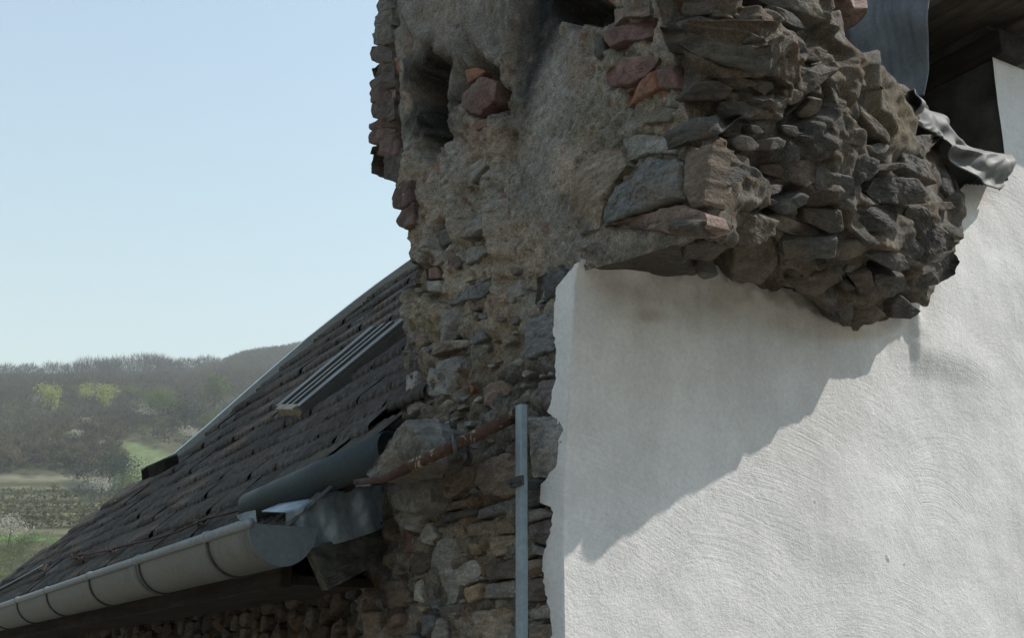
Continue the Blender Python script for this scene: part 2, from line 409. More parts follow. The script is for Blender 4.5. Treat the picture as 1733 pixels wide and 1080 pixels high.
# vegetation
def leaf_mat(name, col, var=.3):
    m = NT(name); n1 = m.noise(.4, 3, .6)
    lo = tuple(x * (1 - var) for x in col) + (1,); hi = tuple(x * (1 + var) for x in col) + (1,)
    col = m.ramp(n1, [(.3, lo), (.7, hi)]); m.t.nodes.remove(m.b); df = m.n('ShaderNodeBsdfDiffuse', Color=col); tr = m.n('ShaderNodeBsdfTranslucent', Color=col)
    mx = m.n('ShaderNodeMixShader', Fac=.5); m.t.links.new(df.outputs[0], mx.inputs[1]); m.t.links.new(tr.outputs[0], mx.inputs[2])
    m.t.links.new(mx.outputs[0], [n_ for n_ in m.t.nodes if n_.type == 'OUTPUT_MATERIAL'][0].inputs['Surface']); return m.m
BARK = leaf_mat('bare_twigs', (.095, .09, .055)); BARK2 = leaf_mat('bare_twigs_reddish', (.10, .088, .06))
LYEL = leaf_mat('young_yellow_leaves', (.34, .37, .09)); LGRN = leaf_mat('young_green_leaves', (.125, .155, .05))
LDRK = leaf_mat('evergreen_leaves', (.04, .058, .036)); LWHT = leaf_mat('white_blossom', (.42, .40, .33)); LGREY = leaf_mat('grey_scrub', (.115, .118, .06))
def tris_mesh(name, P, mat, mats=None, mi=None):
    """P: n x 3 x 3 triangles"""
    n = len(P); me = bpy.data.meshes.new(name); me.vertices.add(n * 3); me.vertices.foreach_set('co', P.reshape(-1).astype(np.float32))
    me.loops.add(n * 3); me.loops.foreach_set('vertex_index', np.arange(n * 3, dtype=np.int32)); me.polygons.add(n)
    me.polygons.foreach_set('loop_start', (np.arange(n) * 3).astype(np.int32)); me.polygons.foreach_set('loop_total', np.full(n, 3, np.int32))
    for mm in (mats or [mat]): me.materials.append(mm)
    if mi is not None: me.polygons.foreach_set('material_index', mi.astype(np.int32))
    me.update(calc_edges=True); return me
nr_ = np.random.RandomState(3)
def bare_crown(h, w, n, wk=1.0):
    """slivers fanning upward and outward: twigs of a leafless tree"""
    t = nr_.rand(n); th = nr_.rand(n) * 2 * np.pi; rr = np.sqrt(nr_.rand(n)) * w
    z0 = h * (.3 + .6 * t); sc_ = np.sqrt(np.clip(1 - ((z0 / h - .6) / .45) ** 2, .05, 1))
    b = np.stack([np.cos(th) * rr * sc_, np.sin(th) * rr * sc_, z0], -1)
    dr = b * np.array([.5, .5, 0]) / max(w, .1) + np.array([0, 0, .8]) + nr_.randn(n, 3) * .35
    dr /= np.linalg.norm(dr, axis=1)[:, None]; ln = (h * .12 + h * .14 * nr_.rand(n))[:, None]
    sd = np.cross(dr, nr_.randn(n, 3)); sd /= np.linalg.norm(sd, axis=1)[:, None]; wd = (.12 + .12 * nr_.rand(n, 1)) * wk
    return np.stack([b - sd * wd, b + sd * wd, b + dr * ln], 1)
def leaf_crown(h, w, n, size):
    """leaf-clump triangles in a few lobes"""
    k = 6; cth = nr_.rand(k) * 6.28; cr = w * .55 * nr_.rand(k); cz = h * (.45 + .4 * nr_.rand(k))
    i = nr_.randint(0, k, n); v = nr_.randn(n, 3); v /= np.linalg.norm(v, axis=1)[:, None]; rad = (nr_.rand(n) ** .4)[:, None] * np.array([w * .6, w * .6, h * .27])
    b = np.stack([np.cos(cth) * cr, np.sin(cth) * cr, cz], -1)[i] + v * rad
    a = nr_.randn(n, 3) * size; c = nr_.randn(n, 3) * size
    return np.stack([b, b + a, b + c], 1)
def trunk_tris(h, r):
    V, Fc = [], []
    tube(V, Fc, [(0, 0, -1), (0, 0, h * .5), (.1 * h * .2, 0, h * .85)], [r, r * .7, r * .15], 5, False)
    for k in range(4):
        a = k * 1.7; tube(V, Fc, [(0, 0, h * (.35 + .08 * k)), (math.cos(a) * h * .22, math.sin(a) * h * .22, h * (.62 + .07 * k))], [r * .45, r * .1], 4, False)
    return V, Fc
def ground_at(x, y):
    """find the hill point seen at a pixel: march along the ray"""
    r = ray(x, y); az = math.atan2(r[0], r[1]); e = math.tan(math.atan2(r[2], math.hypot(r[0], r[1])))
    rs = np.linspace(120, 900, 1200); zz = terrain_z(np.full_like(rs, az), rs)
    hit = np.where(zz >= rs * e)[0]
    if len(hit) == 0: rr = float(ridge_r(np.array([az]))[0]); z = float(terrain_z(np.array([az]), np.array([rr]))[0])
    else: rr = rs[hit[0]]; z = zz[hit[0]]
    return np.array([math.sin(az) * rr, math.cos(az) * rr, z + ZC])
LTAN = leaf_mat('tan_scrub', (.15, .125, .08)); LOLV = leaf_mat('olive_leaves', (.15, .165, .07))
# woodland mass
N = 9500; pos = []
az_ = nr_.uniform(raz[1], raz[9] + .05, 26000); rr_ = ridge_r(az_) * nr_.uniform(.02, 1.12, 26000) ** .62
zz_ = terrain_z(az_, rr_); Pw = np.stack([np.sin(az_) * rr_, np.cos(az_) * rr_, zz_ + ZC], -1)
px_, py_ = px_of(Pw)
scale_ = F / np.maximum(rr_, 50)
MEAD = [(176, 738), (245, 750), (320, 776), (345, 812), (215, 815), (200, 780)]
TERR = [(-400, 806), (210, 806), (215, 900), (100, 925), (-400, 925)]
no = np.zeros(26000, bool)
for f_k in (0, 5, 10):
    yk = py_ - scale_ * f_k * np.where(py_ < 700, 1, .7)
    no |= poly_sdf(px_, yk, MEAD) < 1
    no |= (poly_sdf(px_, yk, TERR) < -2) & (nr_.rand(26000) < .97)
dens = fbm(Pw / 45, 3, 21); keep = ~no & (nr_.rand(26000) < .9)
idx = np.where(keep)[0][:N]
tri, mi = [], []
for i in idx:
    y = py_[i]; q_ = rng.random(); top = y < 690
    h_ = min(rng.uniform(9, 13) if top else rng.uniform(3.5, 8), 27 / scale_[i]); w_ = h_ * rng.uniform(.32, .5)
    if q_ < (.80 if top else .42):
        T = bare_crown(h_, w_, 80 if top else 65); mm = 0 if rng.random() < .6 else 1
    elif q_ < .80: h_ *= .6; T = leaf_crown(h_, w_ * .9, 85, .075 * h_); mm = rng.choice([4, 6, 7])
    elif q_ < .93: h_ *= .75; T = leaf_crown(h_, w_, 85, .07 * h_); mm = 2
    elif q_ < .985: h_ *= .6; T = leaf_crown(h_, w_, 85, .07 * h_); mm = 3
    else: h_ *= .5; T = leaf_crown(h_, w_ * .8, 60, .07 * h_); mm = 5
    tri.append(T + Pw[i]); mi.append(np.full(len(T), mm))
for _ in range(420):
    x, y = rng.uniform(-70, 245), rng.uniform(926, 1030); g = ground_at(x, y); dist = math.hypot(g[0], g[1]); h_ = rng.uniform(14, 30) * dist / F
    tri.append(leaf_crown(h_, h_ * rng.uniform(.5, .8), 150, .035 * h_) + g); mi.append(np.full(150, rng.choice([4, 6, 2, 3, 7, 2])))
for _ in range(260):
    x, y = rng.uniform(-70, 205), rng.uniform(735, 805); g = ground_at(x, y); dist = math.hypot(g[0], g[1]); h_ = rng.uniform(12, 26) * dist / F
    tri.append((leaf_crown(h_, h_ * rng.uniform(.5, .8), 120, .045 * h_) if rng.random() < .6 else bare_crown(h_ * 1.3, h_ * .6, 120)) + g); mi.append(np.full(120, rng.choice([4, 6, 0, 1, 7, 6])))
me = tris_mesh('woodland', np.concatenate(tri), None, [BARK, BARK2, LGRN, LDRK, LGREY, LWHT, LTAN, LOLV], np.concatenate(mi))
new_obj('woodland', me, None, None, kind='stuff', label='leafless grey brown woodland covering the far hillside')
# terrace rows
tri = []
for ry in (836, 846, 856, 865, 874, 883, 892):
    for x in np.arange(-60, 215, 2.6):
        if rng.random() < .25: continue
        g = ground_at(x, ry + 2.0 * math.sin(x * .02) + rng.uniform(-.8, .8)); tri.append(leaf_crown(1.0, .9, 7, .3) + g)
new_obj('terrace_scrub', tris_mesh('terrace_scrub', np.concatenate(tri), LGREY), None, None, kind='stuff', label='rows of low scrub along the vineyard terraces')
# trees one can tell apart
def tree(x, y, h, w, kind, label, group, cat='tree', name='tree'):
    g = ground_at(x, y)
    t = thing(name, label, cat, tuple(g), group)
    V, Fc = trunk_tris(h, .03 * h); mt = mesh('trunk', V, Fc); new_obj('trunk', mt, t, BARK)
    if kind == 'bare': h *= 1.1; T = bare_crown(h, w * 1.3, 1300, .55); mat = BARK
    else: T = leaf_crown(h, w, 900, .032 * h); mat = {'yellow': LYEL, 'green': LGRN, 'dark': LDRK, 'white': LWHT}[kind]
    new_obj('crown', tris_mesh('crown', T, mat), t)
gr = 'trees standing out on the far hillside'
for a in [(83, 706, 9, 5.0, 'yellow', 'lone yellow green tree left of the other two yellow ones on the hill'),
          (143, 692, 7, 3.8, 'yellow', 'small yellow green tree in the middle of three on the hill'),
          (177, 702, 9, 4.2, 'yellow', 'upright yellow green tree right of the other two yellow ones'),
          (155, 676, 6, 3.6, 'green', 'dull green tree just above the three yellow ones'),
          (112, 680, 6, 3.4, 'green', 'faint green tree above and left of the three yellow ones'),
          (252, 712, 11, 8, 'green', 'broad fresh green tree above the white blossoming thicket'),
          (275, 722, 9, 6, 'green', 'rounded green tree just behind the white blossoming thicket'),
          (215, 690, 7, 5, 'green', 'faint green tree between the yellow trees and the broad green one'),
          (361, 712, 12, 5, 'green', 'pale green tree on the wooded slope beside the roof edge'),
          (353, 742, 6, 4, 'green', 'low green bush just outside the metal verge strip'),
          (312, 735, 9, 6, 'dark', 'dark grey green tree above the upper meadow'),
          (185, 728, 6, 8, 'dark', 'dark evergreen clump below the yellow green trees'),
          (205, 733, 5, 6, 'dark', 'dark evergreen bush at the top corner of the meadow'),
          (170, 840, 8, 10, 'dark', 'dark evergreen thicket below the hillside track'),
          (205, 836, 7, 7, 'dark', 'dark evergreen bush beside the roof foot below the track'),
          (218, 848, 5, 4, 'green', 'small bright green bush beside the dark thicket')]:
    tree(*a, gr)
for a in [(252, 722, 5, 5, 'white', 'large white blossoming thicket above the meadow'),
          (278, 724, 3, 3, 'white', 'small white blossoming bush right of the large one'),
          (135, 735, 4, 2.4, 'white', 'single white blossoming bush on the middle slope'),
          (124, 762, 4.5, 2.2, 'white', 'pale blossoming tree low on the scrubby slope'),
          (177, 772, 3, 2, 'white', 'small white bush left of the meadow foot'),
          (170, 850, 4, 3, 'white', 'white blossoming bush in front of the dark thicket'),
          (14, 928, 4, 3, 'white', 'white blossoming bush below the lower green strip'),
          (320, 752, 4, 3, 'white', 'pale bush at the right corner of the meadow')]:
    tree(*a, gr, 'bush', 'blossoming_bush')
rl = ['broad leafless tree', 'leafless tree', 'tall leafless tree', 'slender leafless tree']
where = ['at the left end of the ridge', 'left of the ridge hump', 'on the rise of the ridge', 'beside the highest ridge tree', 'highest on the left ridge', 'next right of the highest ridge tree',
         'just left of the gap in the ridge', 'alone right of the ridge gap', 'crown joined to the lone ridge tree', 'third right of the ridge gap', 'where the ridge dips', 'at the foot of the farther ridge']
for k, (x, h) in enumerate([(15, 10), (55, 10), (98, 11), (135, 11), (160, 13), (187, 12), (207, 13), (247, 14), (268, 13), (290, 11), (318, 11), (352, 10)]):
    tree(x, 600, h, h * .46, 'bare', rl[k % 4] + ' ' + where[k], 'leafless trees along the ridge')


# ------------------------------------------------------------------ old masonry core
PR = lambda x, y: onR(x, y)
# rows: v keys ; right edge (q,z) on the rubble face, front stations as (u,q,z)
def WQ(x, y, q): return onW(x, y, q)
LEFT = [(-6.2, -.95), (-.3, -.95), (.30, -.90), (.53, -.84), (.59, -.72), (.62, -.695), (.80, -.69), (.95, -.685), (1.05, -.69), (1.15, -.735), (1.25, -.80), (1.45, -.85), (1.75, -.86), (2.0, -.87), (2.7, -.9)]
lz = np.array([a[0] for a in LEFT]); lq = np.array([a[1] for a in LEFT])
# front key points: 5 stations
K = []
def inner(z): return [(.0, -.04, z), (.3, -.06, z), (.6, -.06, z), (.85, -.06, z), (1.05, -.08, z)]
K.append(('z', -6.2, inner(-6.2), (0, -6.2))); K.append(('z', -.4, inner(-.4), (-.02, -.4))); K.append(('z', .55, inner(.55), (-.01, .55)))
b0 = [tuple(onR(985, 452)), tuple(WQ(1150, 487, -.02)), tuple(WQ(1310, 492, -.02)), tuple(WQ(1440, 556, -.02)), tuple(WQ(1560, 545, -.03))]
K.append(('k', 0, b0, (onR(985, 452)[1] - .01, .735)))
def row(c0, f):
    p = onR(*c0); return ('k', 0, [tuple(p)] + [tuple(WQ(*a)) for a in f], (p[1], p[2]))
K.append(row((1105, 425), [(1180, 450, .20), (1305, 450, .10), (1440, 545, .03), (1560, 528, -.01)]))
K.append(row((1186, 396), [(1225, 400, .34), (1320, 410, .22), (1450, 500, .11), (1590, 480, .02)]))
K.append(row((1196, 320), [(1240, 320, .34), (1345, 300, .30), (1490, 420, .20), (1618, 425, .03)]))
K.append(row((1172, 220), [(1235, 190, .37), (1360, 195, .35), (1500, 300, .25), (1622, 345, .02)]))
K.append(row((1146, 100), [(1225, 92, .42), (1330, 95, .41), (1437, 135, .33), (1540, 165, .0)]))
K.append(row((1132, 58), [(1225, 50, .43), (1330, 50, .42), (1418, 85, .34), (1436, 112, .02)]))
K.append(row((1115, 0), [(1225, 5, .44), (1330, 0, .43), (1395, 15, .36), (1412, 40, .0)]))
kt = K[-1]; K.append(('k', 0, [(a[0], a[1], a[2] + .75) for a in kt[2]], (kt[3][0] - .03, kt[3][1] + .75)))
vk = [0, 5, 8.6, 9.8, 11.2, 12.6, 14, 16.2, 18.8, 19.9, 21, 26]
per = 24
vs = np.concatenate([np.linspace(0, 5, 12)[:-1], np.arange(5, 22.2, 1 / per), np.linspace(22.3, 26, 24)])
fr = cinterp(vs, vk, np.array([[list(p) for p in k_[2]] for k_ in K]))           # rows x 5 x 3
redge = cinterp(vs, vk, np.array([list(k_[3]) for k_ in K]))                      # rows x (q,z)
NR_, NF = 300, 240
rows = len(vs)
# R part
z_left = redge[:, 1].copy()
i0 = int(np.searchsorted(vs, 9.8)); i1 = int(np.searchsorted(vs, 14))
zl = np.interp(vs, [0, 5, 9.8, 12.6, 14, 16.2], [redge[0, 1], redge[np.searchsorted(vs, 5), 1], .735, .79, .86, onR(1172, 220)[2]])
z_left = np.where(vs < 16.2, zl, z_left)
tt = np.linspace(0, 1, NR_)
qL = np.interp(z_left, lz, lq)
qR = redge[:, 0]
Qg = qL[:, None] + (qR - qL)[:, None] * tt[None]
f_ = sstep(.0, 1, np.clip((Qg + .05) / np.maximum(qR[:, None] + .05, 1e-3), 0, 1)) * (Qg > -.05)
Zg = z_left[:, None] + (redge[:, 1] - z_left)[:, None] * f_
Ug = np.zeros_like(Qg)
# front part
s5 = np.array([0, .25, .5, .75, 1.0]); sf = np.linspace(0, 1, NF)[1:]
Fp = cinterp(sf, s5, np.transpose(fr, (1, 0, 2)))       # NF-1 x rows x 3
Fp = np.transpose(Fp, (1, 0, 2))
last = Fp[:, -1:, :] + np.array([.02, -.12, 0])
first = np.stack([np.full((rows, 1), .55), qL[:, None] - .0, z_left[:, None]], -1)
first2 = np.stack([np.full((rows, 1), .05), qL[:, None] - .0, z_left[:, None]], -1)
base = np.concatenate([first, first2, np.stack([Ug, Qg, Zg], -1), Fp, last], 1)
# round the outer corner a little
cidx = 2 + NR_ - 1
for _ in range(14):
    base[:, cidx - 6:cidx + 7] = (base[:, cidx - 7:cidx + 6] + base[:, cidx - 5:cidx + 8]) * .25 + base[:, cidx - 6:cidx + 7] * .5
Bw = Larr(base)
dv = np.gradient(Bw, axis=0); du = np.gradient(Bw, axis=1)
Nn = np.cross(dv, du); Nn /= np.linalg.norm(Nn, axis=-1, keepdims=True) + 1e-12
ref = np.sum(Nn[rows // 2, NR_ // 2] * -W)
if ref < 0: Nn = -Nn
Nsm = Nn.copy()
for _ in range(6): Nsm[1:-1, 1:-1] = (Nsm[1:-1, 1:-1] * 2 + Nsm[:-2, 1:-1] + Nsm[2:, 1:-1] + Nsm[1:-1, :-2] + Nsm[1:-1, 2:]) / 6
Nsm /= np.linalg.norm(Nsm, axis=-1, keepdims=True) + 1e-12
PX, PY = px_of(Bw)
# coarse copy for placing stones
st = 4
bv = BVHTree.FromPolygons([tuple(p) for p in Bw[::st, 2::st].reshape(-1, 3)],
     [(r * nC + c_, r * nC + c_ + 1, (r + 1) * nC + c_ + 1, (r + 1) * nC + c_) for nC in [Bw[::st, 2::st].shape[1]] for r in range(Bw[::st, 2::st].shape[0] - 1) for c_ in range(nC - 1)])
def hit(x, y):
    r = ray(x, y); r = r / np.linalg.norm(r)
    loc, nor, i, d_ = bv.ray_cast(Vector((0, 0, ZC)), Vector(r))
    if loc is None: return None
    nor = np.array(nor)
    if nor @ r > 0: nor = -nor
    return np.array(loc), nor

cols = {'slate': (.115, .12, .122), 'dslate': (.06, .062, .064), 'grey': (.19, .18, .165), 'light': (.25, .24, .215), 'pale': (.33, .32, .28), 'tan': (.235, .175, .11),
        'brown': (.17, .125, .09), 'dbrown': (.105, .082, .065), 'ochre': (.27, .17, .075), 'olive': (.17, .15, .10), 'brick': (.27, .095, .06), 'dbrick': (.145, .075, .062),
        'redbrown': (.20, .115, .085), 'purple': (.13, .10, .10), 'orange': (.24, .115, .075)}
for k_ in cols:
    g_ = sum(cols[k_]) / 3; sat = .8 if k_ in ('dbrick', 'orange', 'brick') else (.62 if k_ in ('redbrown', 'ochre', 'olive', 'tan') else .8)
    cols[k_] = tuple(g_ + (c_ - g_) * sat * (1.25 if k_ == 'orange' else 1) for c_ in cols[k_])
S = []   # polygon, colour, protrusion(m), where
def s_(poly, col, p=.012, k='R'): S.append((poly, col, p, k))
s_([(892,540),(942,526),(947,563),(933,590),(889,611),(886,563)], 'slate', .016)
s_([(739,611),(767,602),(794,599),(803,636),(792,669),(769,686),(739,636)], 'grey', .008)
s_([(755,516),(767,505),(792,486),(828,466),(830,483),(811,502),(778,513)], 'slate', .016)
s_([(744,524),(783,513),(789,536),(767,572),(739,580)], 'grey', .008)
s_([(794,538),(817,547),(800,561)], 'ochre', .008)
s_([(792,566),(819,555),(822,572),(806,583),(792,583)], 'slate', .009)
s_([(764,577),(792,574),(792,587),(767,591)], 'olive', .009)
s_([(733,583),(764,574),(764,591),(731,605)], 'brown', .012)
s_([(703,624),(733,622),(744,644),(767,663),(739,674),(714,669),(703,647)], 'light', .006)
s_([(683,633),(703,627),(703,663),(717,686),(694,708),(681,686)], 'light', .006)
s_([(819,658),(839,644),(864,638),(864,674),(844,697),(819,686)], 'redbrown', .006)
s_([(796,636),(802,633),(803,658),(796,668)], 'brick', .006)
s_([(881,674),(897,658),(900,680),(883,683)], 'olive', .006)
s_([(908,647),(944,638),(949,658),(933,699),(914,697)], 'purple', .012)
s_([(942,645),(952,638),(952,672),(940,668)], 'brick', .012)
s_([(893,708),(944,702),(957,730),(954,768),(935,800),(915,812),(893,805)], 'grey', .018)
s_([(804,787),(838,770),(873,766),(874,831),(855,844),(813,838),(804,819)], 'brown', .016)
s_([(718,810),(748,784),(790,781),(804,793),(790,819),(760,843),(733,855),(716,846)], 'tan', .016)
s_([(652,826),(710,797),(716,858),(698,902),(672,890),(655,850)], 'light', .03)
s_([(612,804),(634,775),(656,752),(668,722),(690,712),(706,740),(708,780),(680,796),(640,812)], 'grey', .20, 'P')
s_([(632,790),(650,745),(690,716),(722,728),(728,770),(700,800),(650,808)], 'grey', .145, 'P')
s_([(650,772),(668,730),(705,714),(740,730),(745,775),(720,795),(680,800)], 'grey', .085, 'P')
s_([(690,770),(700,738),(740,728),(768,750),(765,785),(720,800)], 'dbrown', .045, 'P')
s_([(655,826),(700,806),(722,806),(725,850),(700,870),(660,862)], 'light', .055, 'P')
s_([(694,728),(716,722),(732,742),(730,762),(712,770),(700,750)], 'dbrown', .02)
s_([(745,870),(804,861),(804,870),(757,884),(745,886)], 'dslate', .014)
s_([(806,864),(858,846),(864,858),(855,867),(806,880)], 'slate', .014)
s_([(790,887),(861,876),(867,902),(807,908),(784,908)], 'brown', .008)
s_([(727,944),(748,908),(778,893),(784,926),(766,953),(780,967),(766,1021),(742,1036),(721,1018),(719,985)], 'light', .012)
s_([(772,964),(796,946),(811,956),(805,983),(784,992),(770,989)], 'light', .008)
s_([(784,996),(812,987),(810,1015),(793,1024),(786,1012)], 'ochre', .013)
s_([(815,958),(871,946),(871,979),(821,982)], 'dbrown', .014)
s_([(816,990),(867,981),(870,1013),(819,1014)], 'grey', .009)
s_([(760,1053),(784,1036),(870,1027),(872,1096),(757,1096)], 'tan', .014)
s_([(793,920),(807,920),(810,938),(799,941)], 'ochre', .006)
s_([(887,950),(929,944),(926,973),(887,979)], 'brown', .010)
s_([(887,982),(926,979),(924,1015),(887,1021)], 'dbrown', .015)
s_([(887,1033),(938,1021),(941,1047),(896,1050)], 'grey', .010)
s_([(890,1060),(941,1054),(944,1100),(890,1100)], 'brown', .012)
s_([(887,890),(926,879),(950,899),(926,926),(896,914)], 'purple', .012)
s_([(896,920),(923,928),(929,942),(890,938)], 'grey', .008)
s_([(887,815),(921,818),(920,850),(889,862)], 'dslate', .010)
s_([(889,866),(915,860),(940,872),(920,878),(889,884)], 'grey', .012)
s_([(689,944),(727,935),(722,967),(698,979),(686,964)], 'dbrown', .012)
s_([(674,920),(686,892),(700,905),(716,930),(698,938),(677,934)], 'dbrick', .008)
s_([(710,887),(727,884),(742,906),(727,924),(707,918)], 'pale', .008)
s_([(698,988),(713,981),(713,1021),(698,1018)], 'pale', .008)
s_([(638,985),(680,981),(689,1006),(680,1028),(644,1031)], 'dbrown', .015)
s_([(644,1046),(680,1038),(683,1056),(653,1071)], 'dbrick', .012)
s_([(704,1041),(730,1039),(736,1059),(719,1080),(698,1068)], 'slate', .014)
s_([(609,1036),(639,1035),(642,1085),(612,1085)], 'brown', .012)
s_([(740,1045),(755,1045),(752,1095),(728,1095),(726,1075)], 'grey', .01)
s_([(650,1078),(700,1073),(716,1084),(716,1100),(650,1100)], 'dslate', .01)
s_([(822,910),(868,906),(868,938),(818,944)], 'tan', .006)
s_([(735,858),(790,845),(800,855),(745,868)], 'brown', .012)
s_([(691,975),(717,972),(716,978),(695,985)], 'grey', .006)
# upper rubble face
s_([(790,283),(824,259),(821,278),(795,312),(780,315)], 'grey', .004)
s_([(742,375),(764,382),(764,404),(747,418),(740,404)], 'slate', -.004)
s_([(812,355),(838,336),(841,355),(826,382),(788,406),(778,404),(797,380)], 'grey', .010)
s_([(754,428),(773,425),(778,445),(768,457),(749,445)], 'purple', .006)
s_([(783,423),(817,413),(831,423),(812,440),(788,449)], 'grey', .010)
s_([(716,454),(742,452),(744,471),(718,473)], 'dbrick', .006)
s_([(720,476),(744,473),(744,493),(725,495)], 'light', .006)
s_([(675,46),(689,48),(703,72),(701,91),(691,103),(679,84)], 'brown', .004)
s_([(660,96),(679,96),(679,120),(670,125),(660,113)], 'brick', .006)
s_([(706,14),(716,12),(713,63),(706,72)], 'brown', .005)
s_([(778,156),(812,128),(836,135),(831,168),(805,195),(778,178)], 'dbrick', .022)
s_([(788,118),(807,113),(819,118),(807,132),(793,142)], 'orange', .002)
s_([(653,178),(668,185),(666,206),(652,198)], 'redbrown', .006)
s_([(802,207),(829,197),(829,212),(805,221)], 'dbrick', .004)
s_([(761,41),(778,39),(776,63),(764,67)], 'purple', .004)
s_([(650,140),(664,130),(668,160),(655,172)], 'brick', .004)
s_([(655,222),(672,215),(676,240),(662,250)], 'dbrown', .006)
s_([(700,560),(716,550),(722,580),(706,600)], 'brown', .004)
s_([(850,480),(880,470),(884,500),(858,520)], 'grey', .005)
s_([(905,470),(950,450),(962,470),(944,500),(900,515)], 'dslate', .008)
# mass, rubble side
s_([(1019,53),(1099,26),(1101,58),(1060,70),(1029,82),(1024,72)], 'dbrick', .010)
s_([(1034,12),(1094,5),(1094,24),(1060,29),(1036,43)], 'brown', .010)
s_([(1041,106),(1060,96),(1113,87),(1108,103),(1084,128),(1055,144),(1019,144),(1019,120)], 'dbrick', .014)
s_([(1056,154),(1084,140),(1106,118),(1109,147),(1084,166),(1060,179)], 'orange', .018)
s_([(1110,117),(1142,108),(1148,149),(1113,149)], 'dbrick', .012)
s_([(1082,202),(1113,181),(1147,183),(1133,205),(1089,209)], 'olive', .012)
s_([(1005,60),(1019,60),(1022,91),(1010,101)], 'dslate', .008)
s_([(959,312),(971,281),(1012,254),(1043,245),(1056,276),(1031,310),(1015,348),(1010,382),(976,394),(959,356)], 'tan', .020)
s_([(1089,266),(1152,269),(1154,336),(1108,348),(1019,377),(1017,356),(1038,315),(1067,300)], 'slate', .022)
s_([(1155,245),(1201,245),(1195,298),(1190,343),(1168,353),(1159,331)], 'brown', .018)
s_([(1017,382),(1108,353),(1157,345),(1190,360),(1190,380),(1172,392),(1137,395),(1075,384)], 'redbrown', .020)
s_([(1045,232),(1080,225),(1150,232),(1145,260),(1090,260),(1060,270)], 'light', .006)
# mass, front
f = 'F'
s_([(1118,43),(1145,45),(1205,66),(1260,82),(1306,72),(1308,96),(1277,113),(1229,108),(1181,94),(1152,75),(1120,65)], 'olive', .05, f)
s_([(1142,35),(1181,25),(1253,42),(1292,63),(1262,76),(1205,60),(1157,48)], 'light', .03, f)
s_([(1157,5),(1219,0),(1219,19),(1171,30),(1152,22)], 'brown', .03, f)
s_([(1275,17),(1306,7),(1345,20),(1375,48),(1340,42),(1301,31)], 'grey', .035, f)
s_([(1277,48),(1296,40),(1345,52),(1368,75),(1340,95),(1289,68)], 'olive', .03, f)
s_([(1235,22),(1272,24),(1275,41),(1250,41)], 'olive', .02, f)
s_([(1268,-12),(1330,-20),(1390,-5),(1400,30),(1340,14),(1300,4)], 'grey', .035, f)
s_([(1395,20),(1425,15),(1436,60),(1432,100),(1412,80),(1385,45)], 'brown', .03, f)
s_([(1352,190),(1374,164),(1391,168),(1388,188),(1369,200),(1350,200)], 'tan', .014, f)
s_([(1405,144),(1415,154),(1423,178),(1417,185),(1408,164)], 'pale', .03, f)
s_([(1453,168),(1477,197),(1511,231),(1509,243),(1482,226),(1456,190)], 'tan', .02, f)
s_([(1288,279),(1387,268),(1383,310),(1366,317),(1288,293)], 'redbrown', .018, f)
s_([(1471,324),(1485,300),(1552,300),(1580,338),(1566,345),(1489,345)], 'dslate', .05, f)
s_([(1541,347),(1568,349),(1577,374),(1621,405),(1615,423),(1591,442),(1541,437),(1527,398)], 'dslate', .06, f)
s_([(1362,353),(1429,356),(1429,391),(1408,398),(1362,374)], 'dslate', .018, f)
s_([(1299,370),(1316,360),(1360,381),(1357,400),(1320,391)], 'tan', .022, f)
s_([(1240,420),(1310,404),(1318,455),(1290,485),(1235,480)], 'tan', .02, f)
s_([(1325,411),(1422,402),(1415,437),(1330,441)], 'slate', .018, f)
s_([(1485,467),(1532,465),(1532,486),(1506,505),(1485,500)], 'slate', .03, f)
s_([(1506,518),(1527,499),(1559,528),(1541,541),(1506,539)], 'dslate', .04, f)
s_([(1580,453),(1615,427),(1631,444),(1619,465),(1587,483),(1541,486),(1538,471)], 'slate', .035, f)
s_([(1436,467),(1478,460),(1483,493),(1457,500)], 'redbrown', .018, f)
s_([(1411,511),(1443,507),(1446,543),(1422,539)], 'grey', .012, f)
s_([(1450,521),(1485,520),(1501,535),(1478,550),(1446,553)], 'brown', .015, f)
s_([(1210,247),(1272,264),(1275,283),(1253,288),(1224,274)], 'redbrown', .016, f)
s_([(1440,350),(1520,350),(1525,390),(1445,395)], 'dslate', .02, f)
s_([(1585,250),(1610,275),(1625,320),(1605,335),(1580,300)], 'dslate', .03, f)
s_([(1530,255),(1565,270),(1590,310),(1560,300),(1530,285)], 'slate', .03, f)
s_([(1470,150),(1500,165),(1530,205),(1500,200),(1475,180)], 'dbrown', .02, f)

# displacement of the core
sd = np.full(PX.shape, 1e3)
for poly, colr, p, k in S:
    xs = [a[0] for a in poly]; ys = [a[1] for a in poly]
    mk = (PX > min(xs) - 12) & (PX < max(xs) + 12) & (PY > min(ys) - 12) & (PY < max(ys) + 12)
    if k == 'R': mk[:, cidx + 5:] = False
    else: mk[:, :cidx - 5] = False
    if k == 'P': continue
    if mk.any(): sd[mk] = np.minimum(sd[mk], poly_sdf(PX[mk], PY[mk], poly))
isR = (np.arange(base.shape[1]) < cidx)[None, :] * np.ones((rows, 1))
front = 1 - isR
P1 = Bw * np.array([1, 1, 1.0])
lum = fbm(P1 / .12, 3, 31); rough = fbm(P1 / .035, 4, 41, .55); fine = fbm(P1 / .011, 2, 51)
w1, w2, wid = worley(P1 / .03, 61)
w1b, w2b, wib = worley(P1 / np.array([.10, .10, .055]), 71)
ws1, ws2, wsid = worley(P1 / .013, 81)
peb = np.where(wid > .45, np.clip(.5 - w1, 0, 1) ** .7, 0)
rid = 1 - np.abs(fbm(P1 / .06, 3, 91)) * 2
smooth_zone = sstep(60, -30, poly_sdf(PX, PY, [(925, 60), (1000, 110), (975, 260), (955, 400), (990, 440), (930, 440), (905, 330), (900, 150)])) * isR
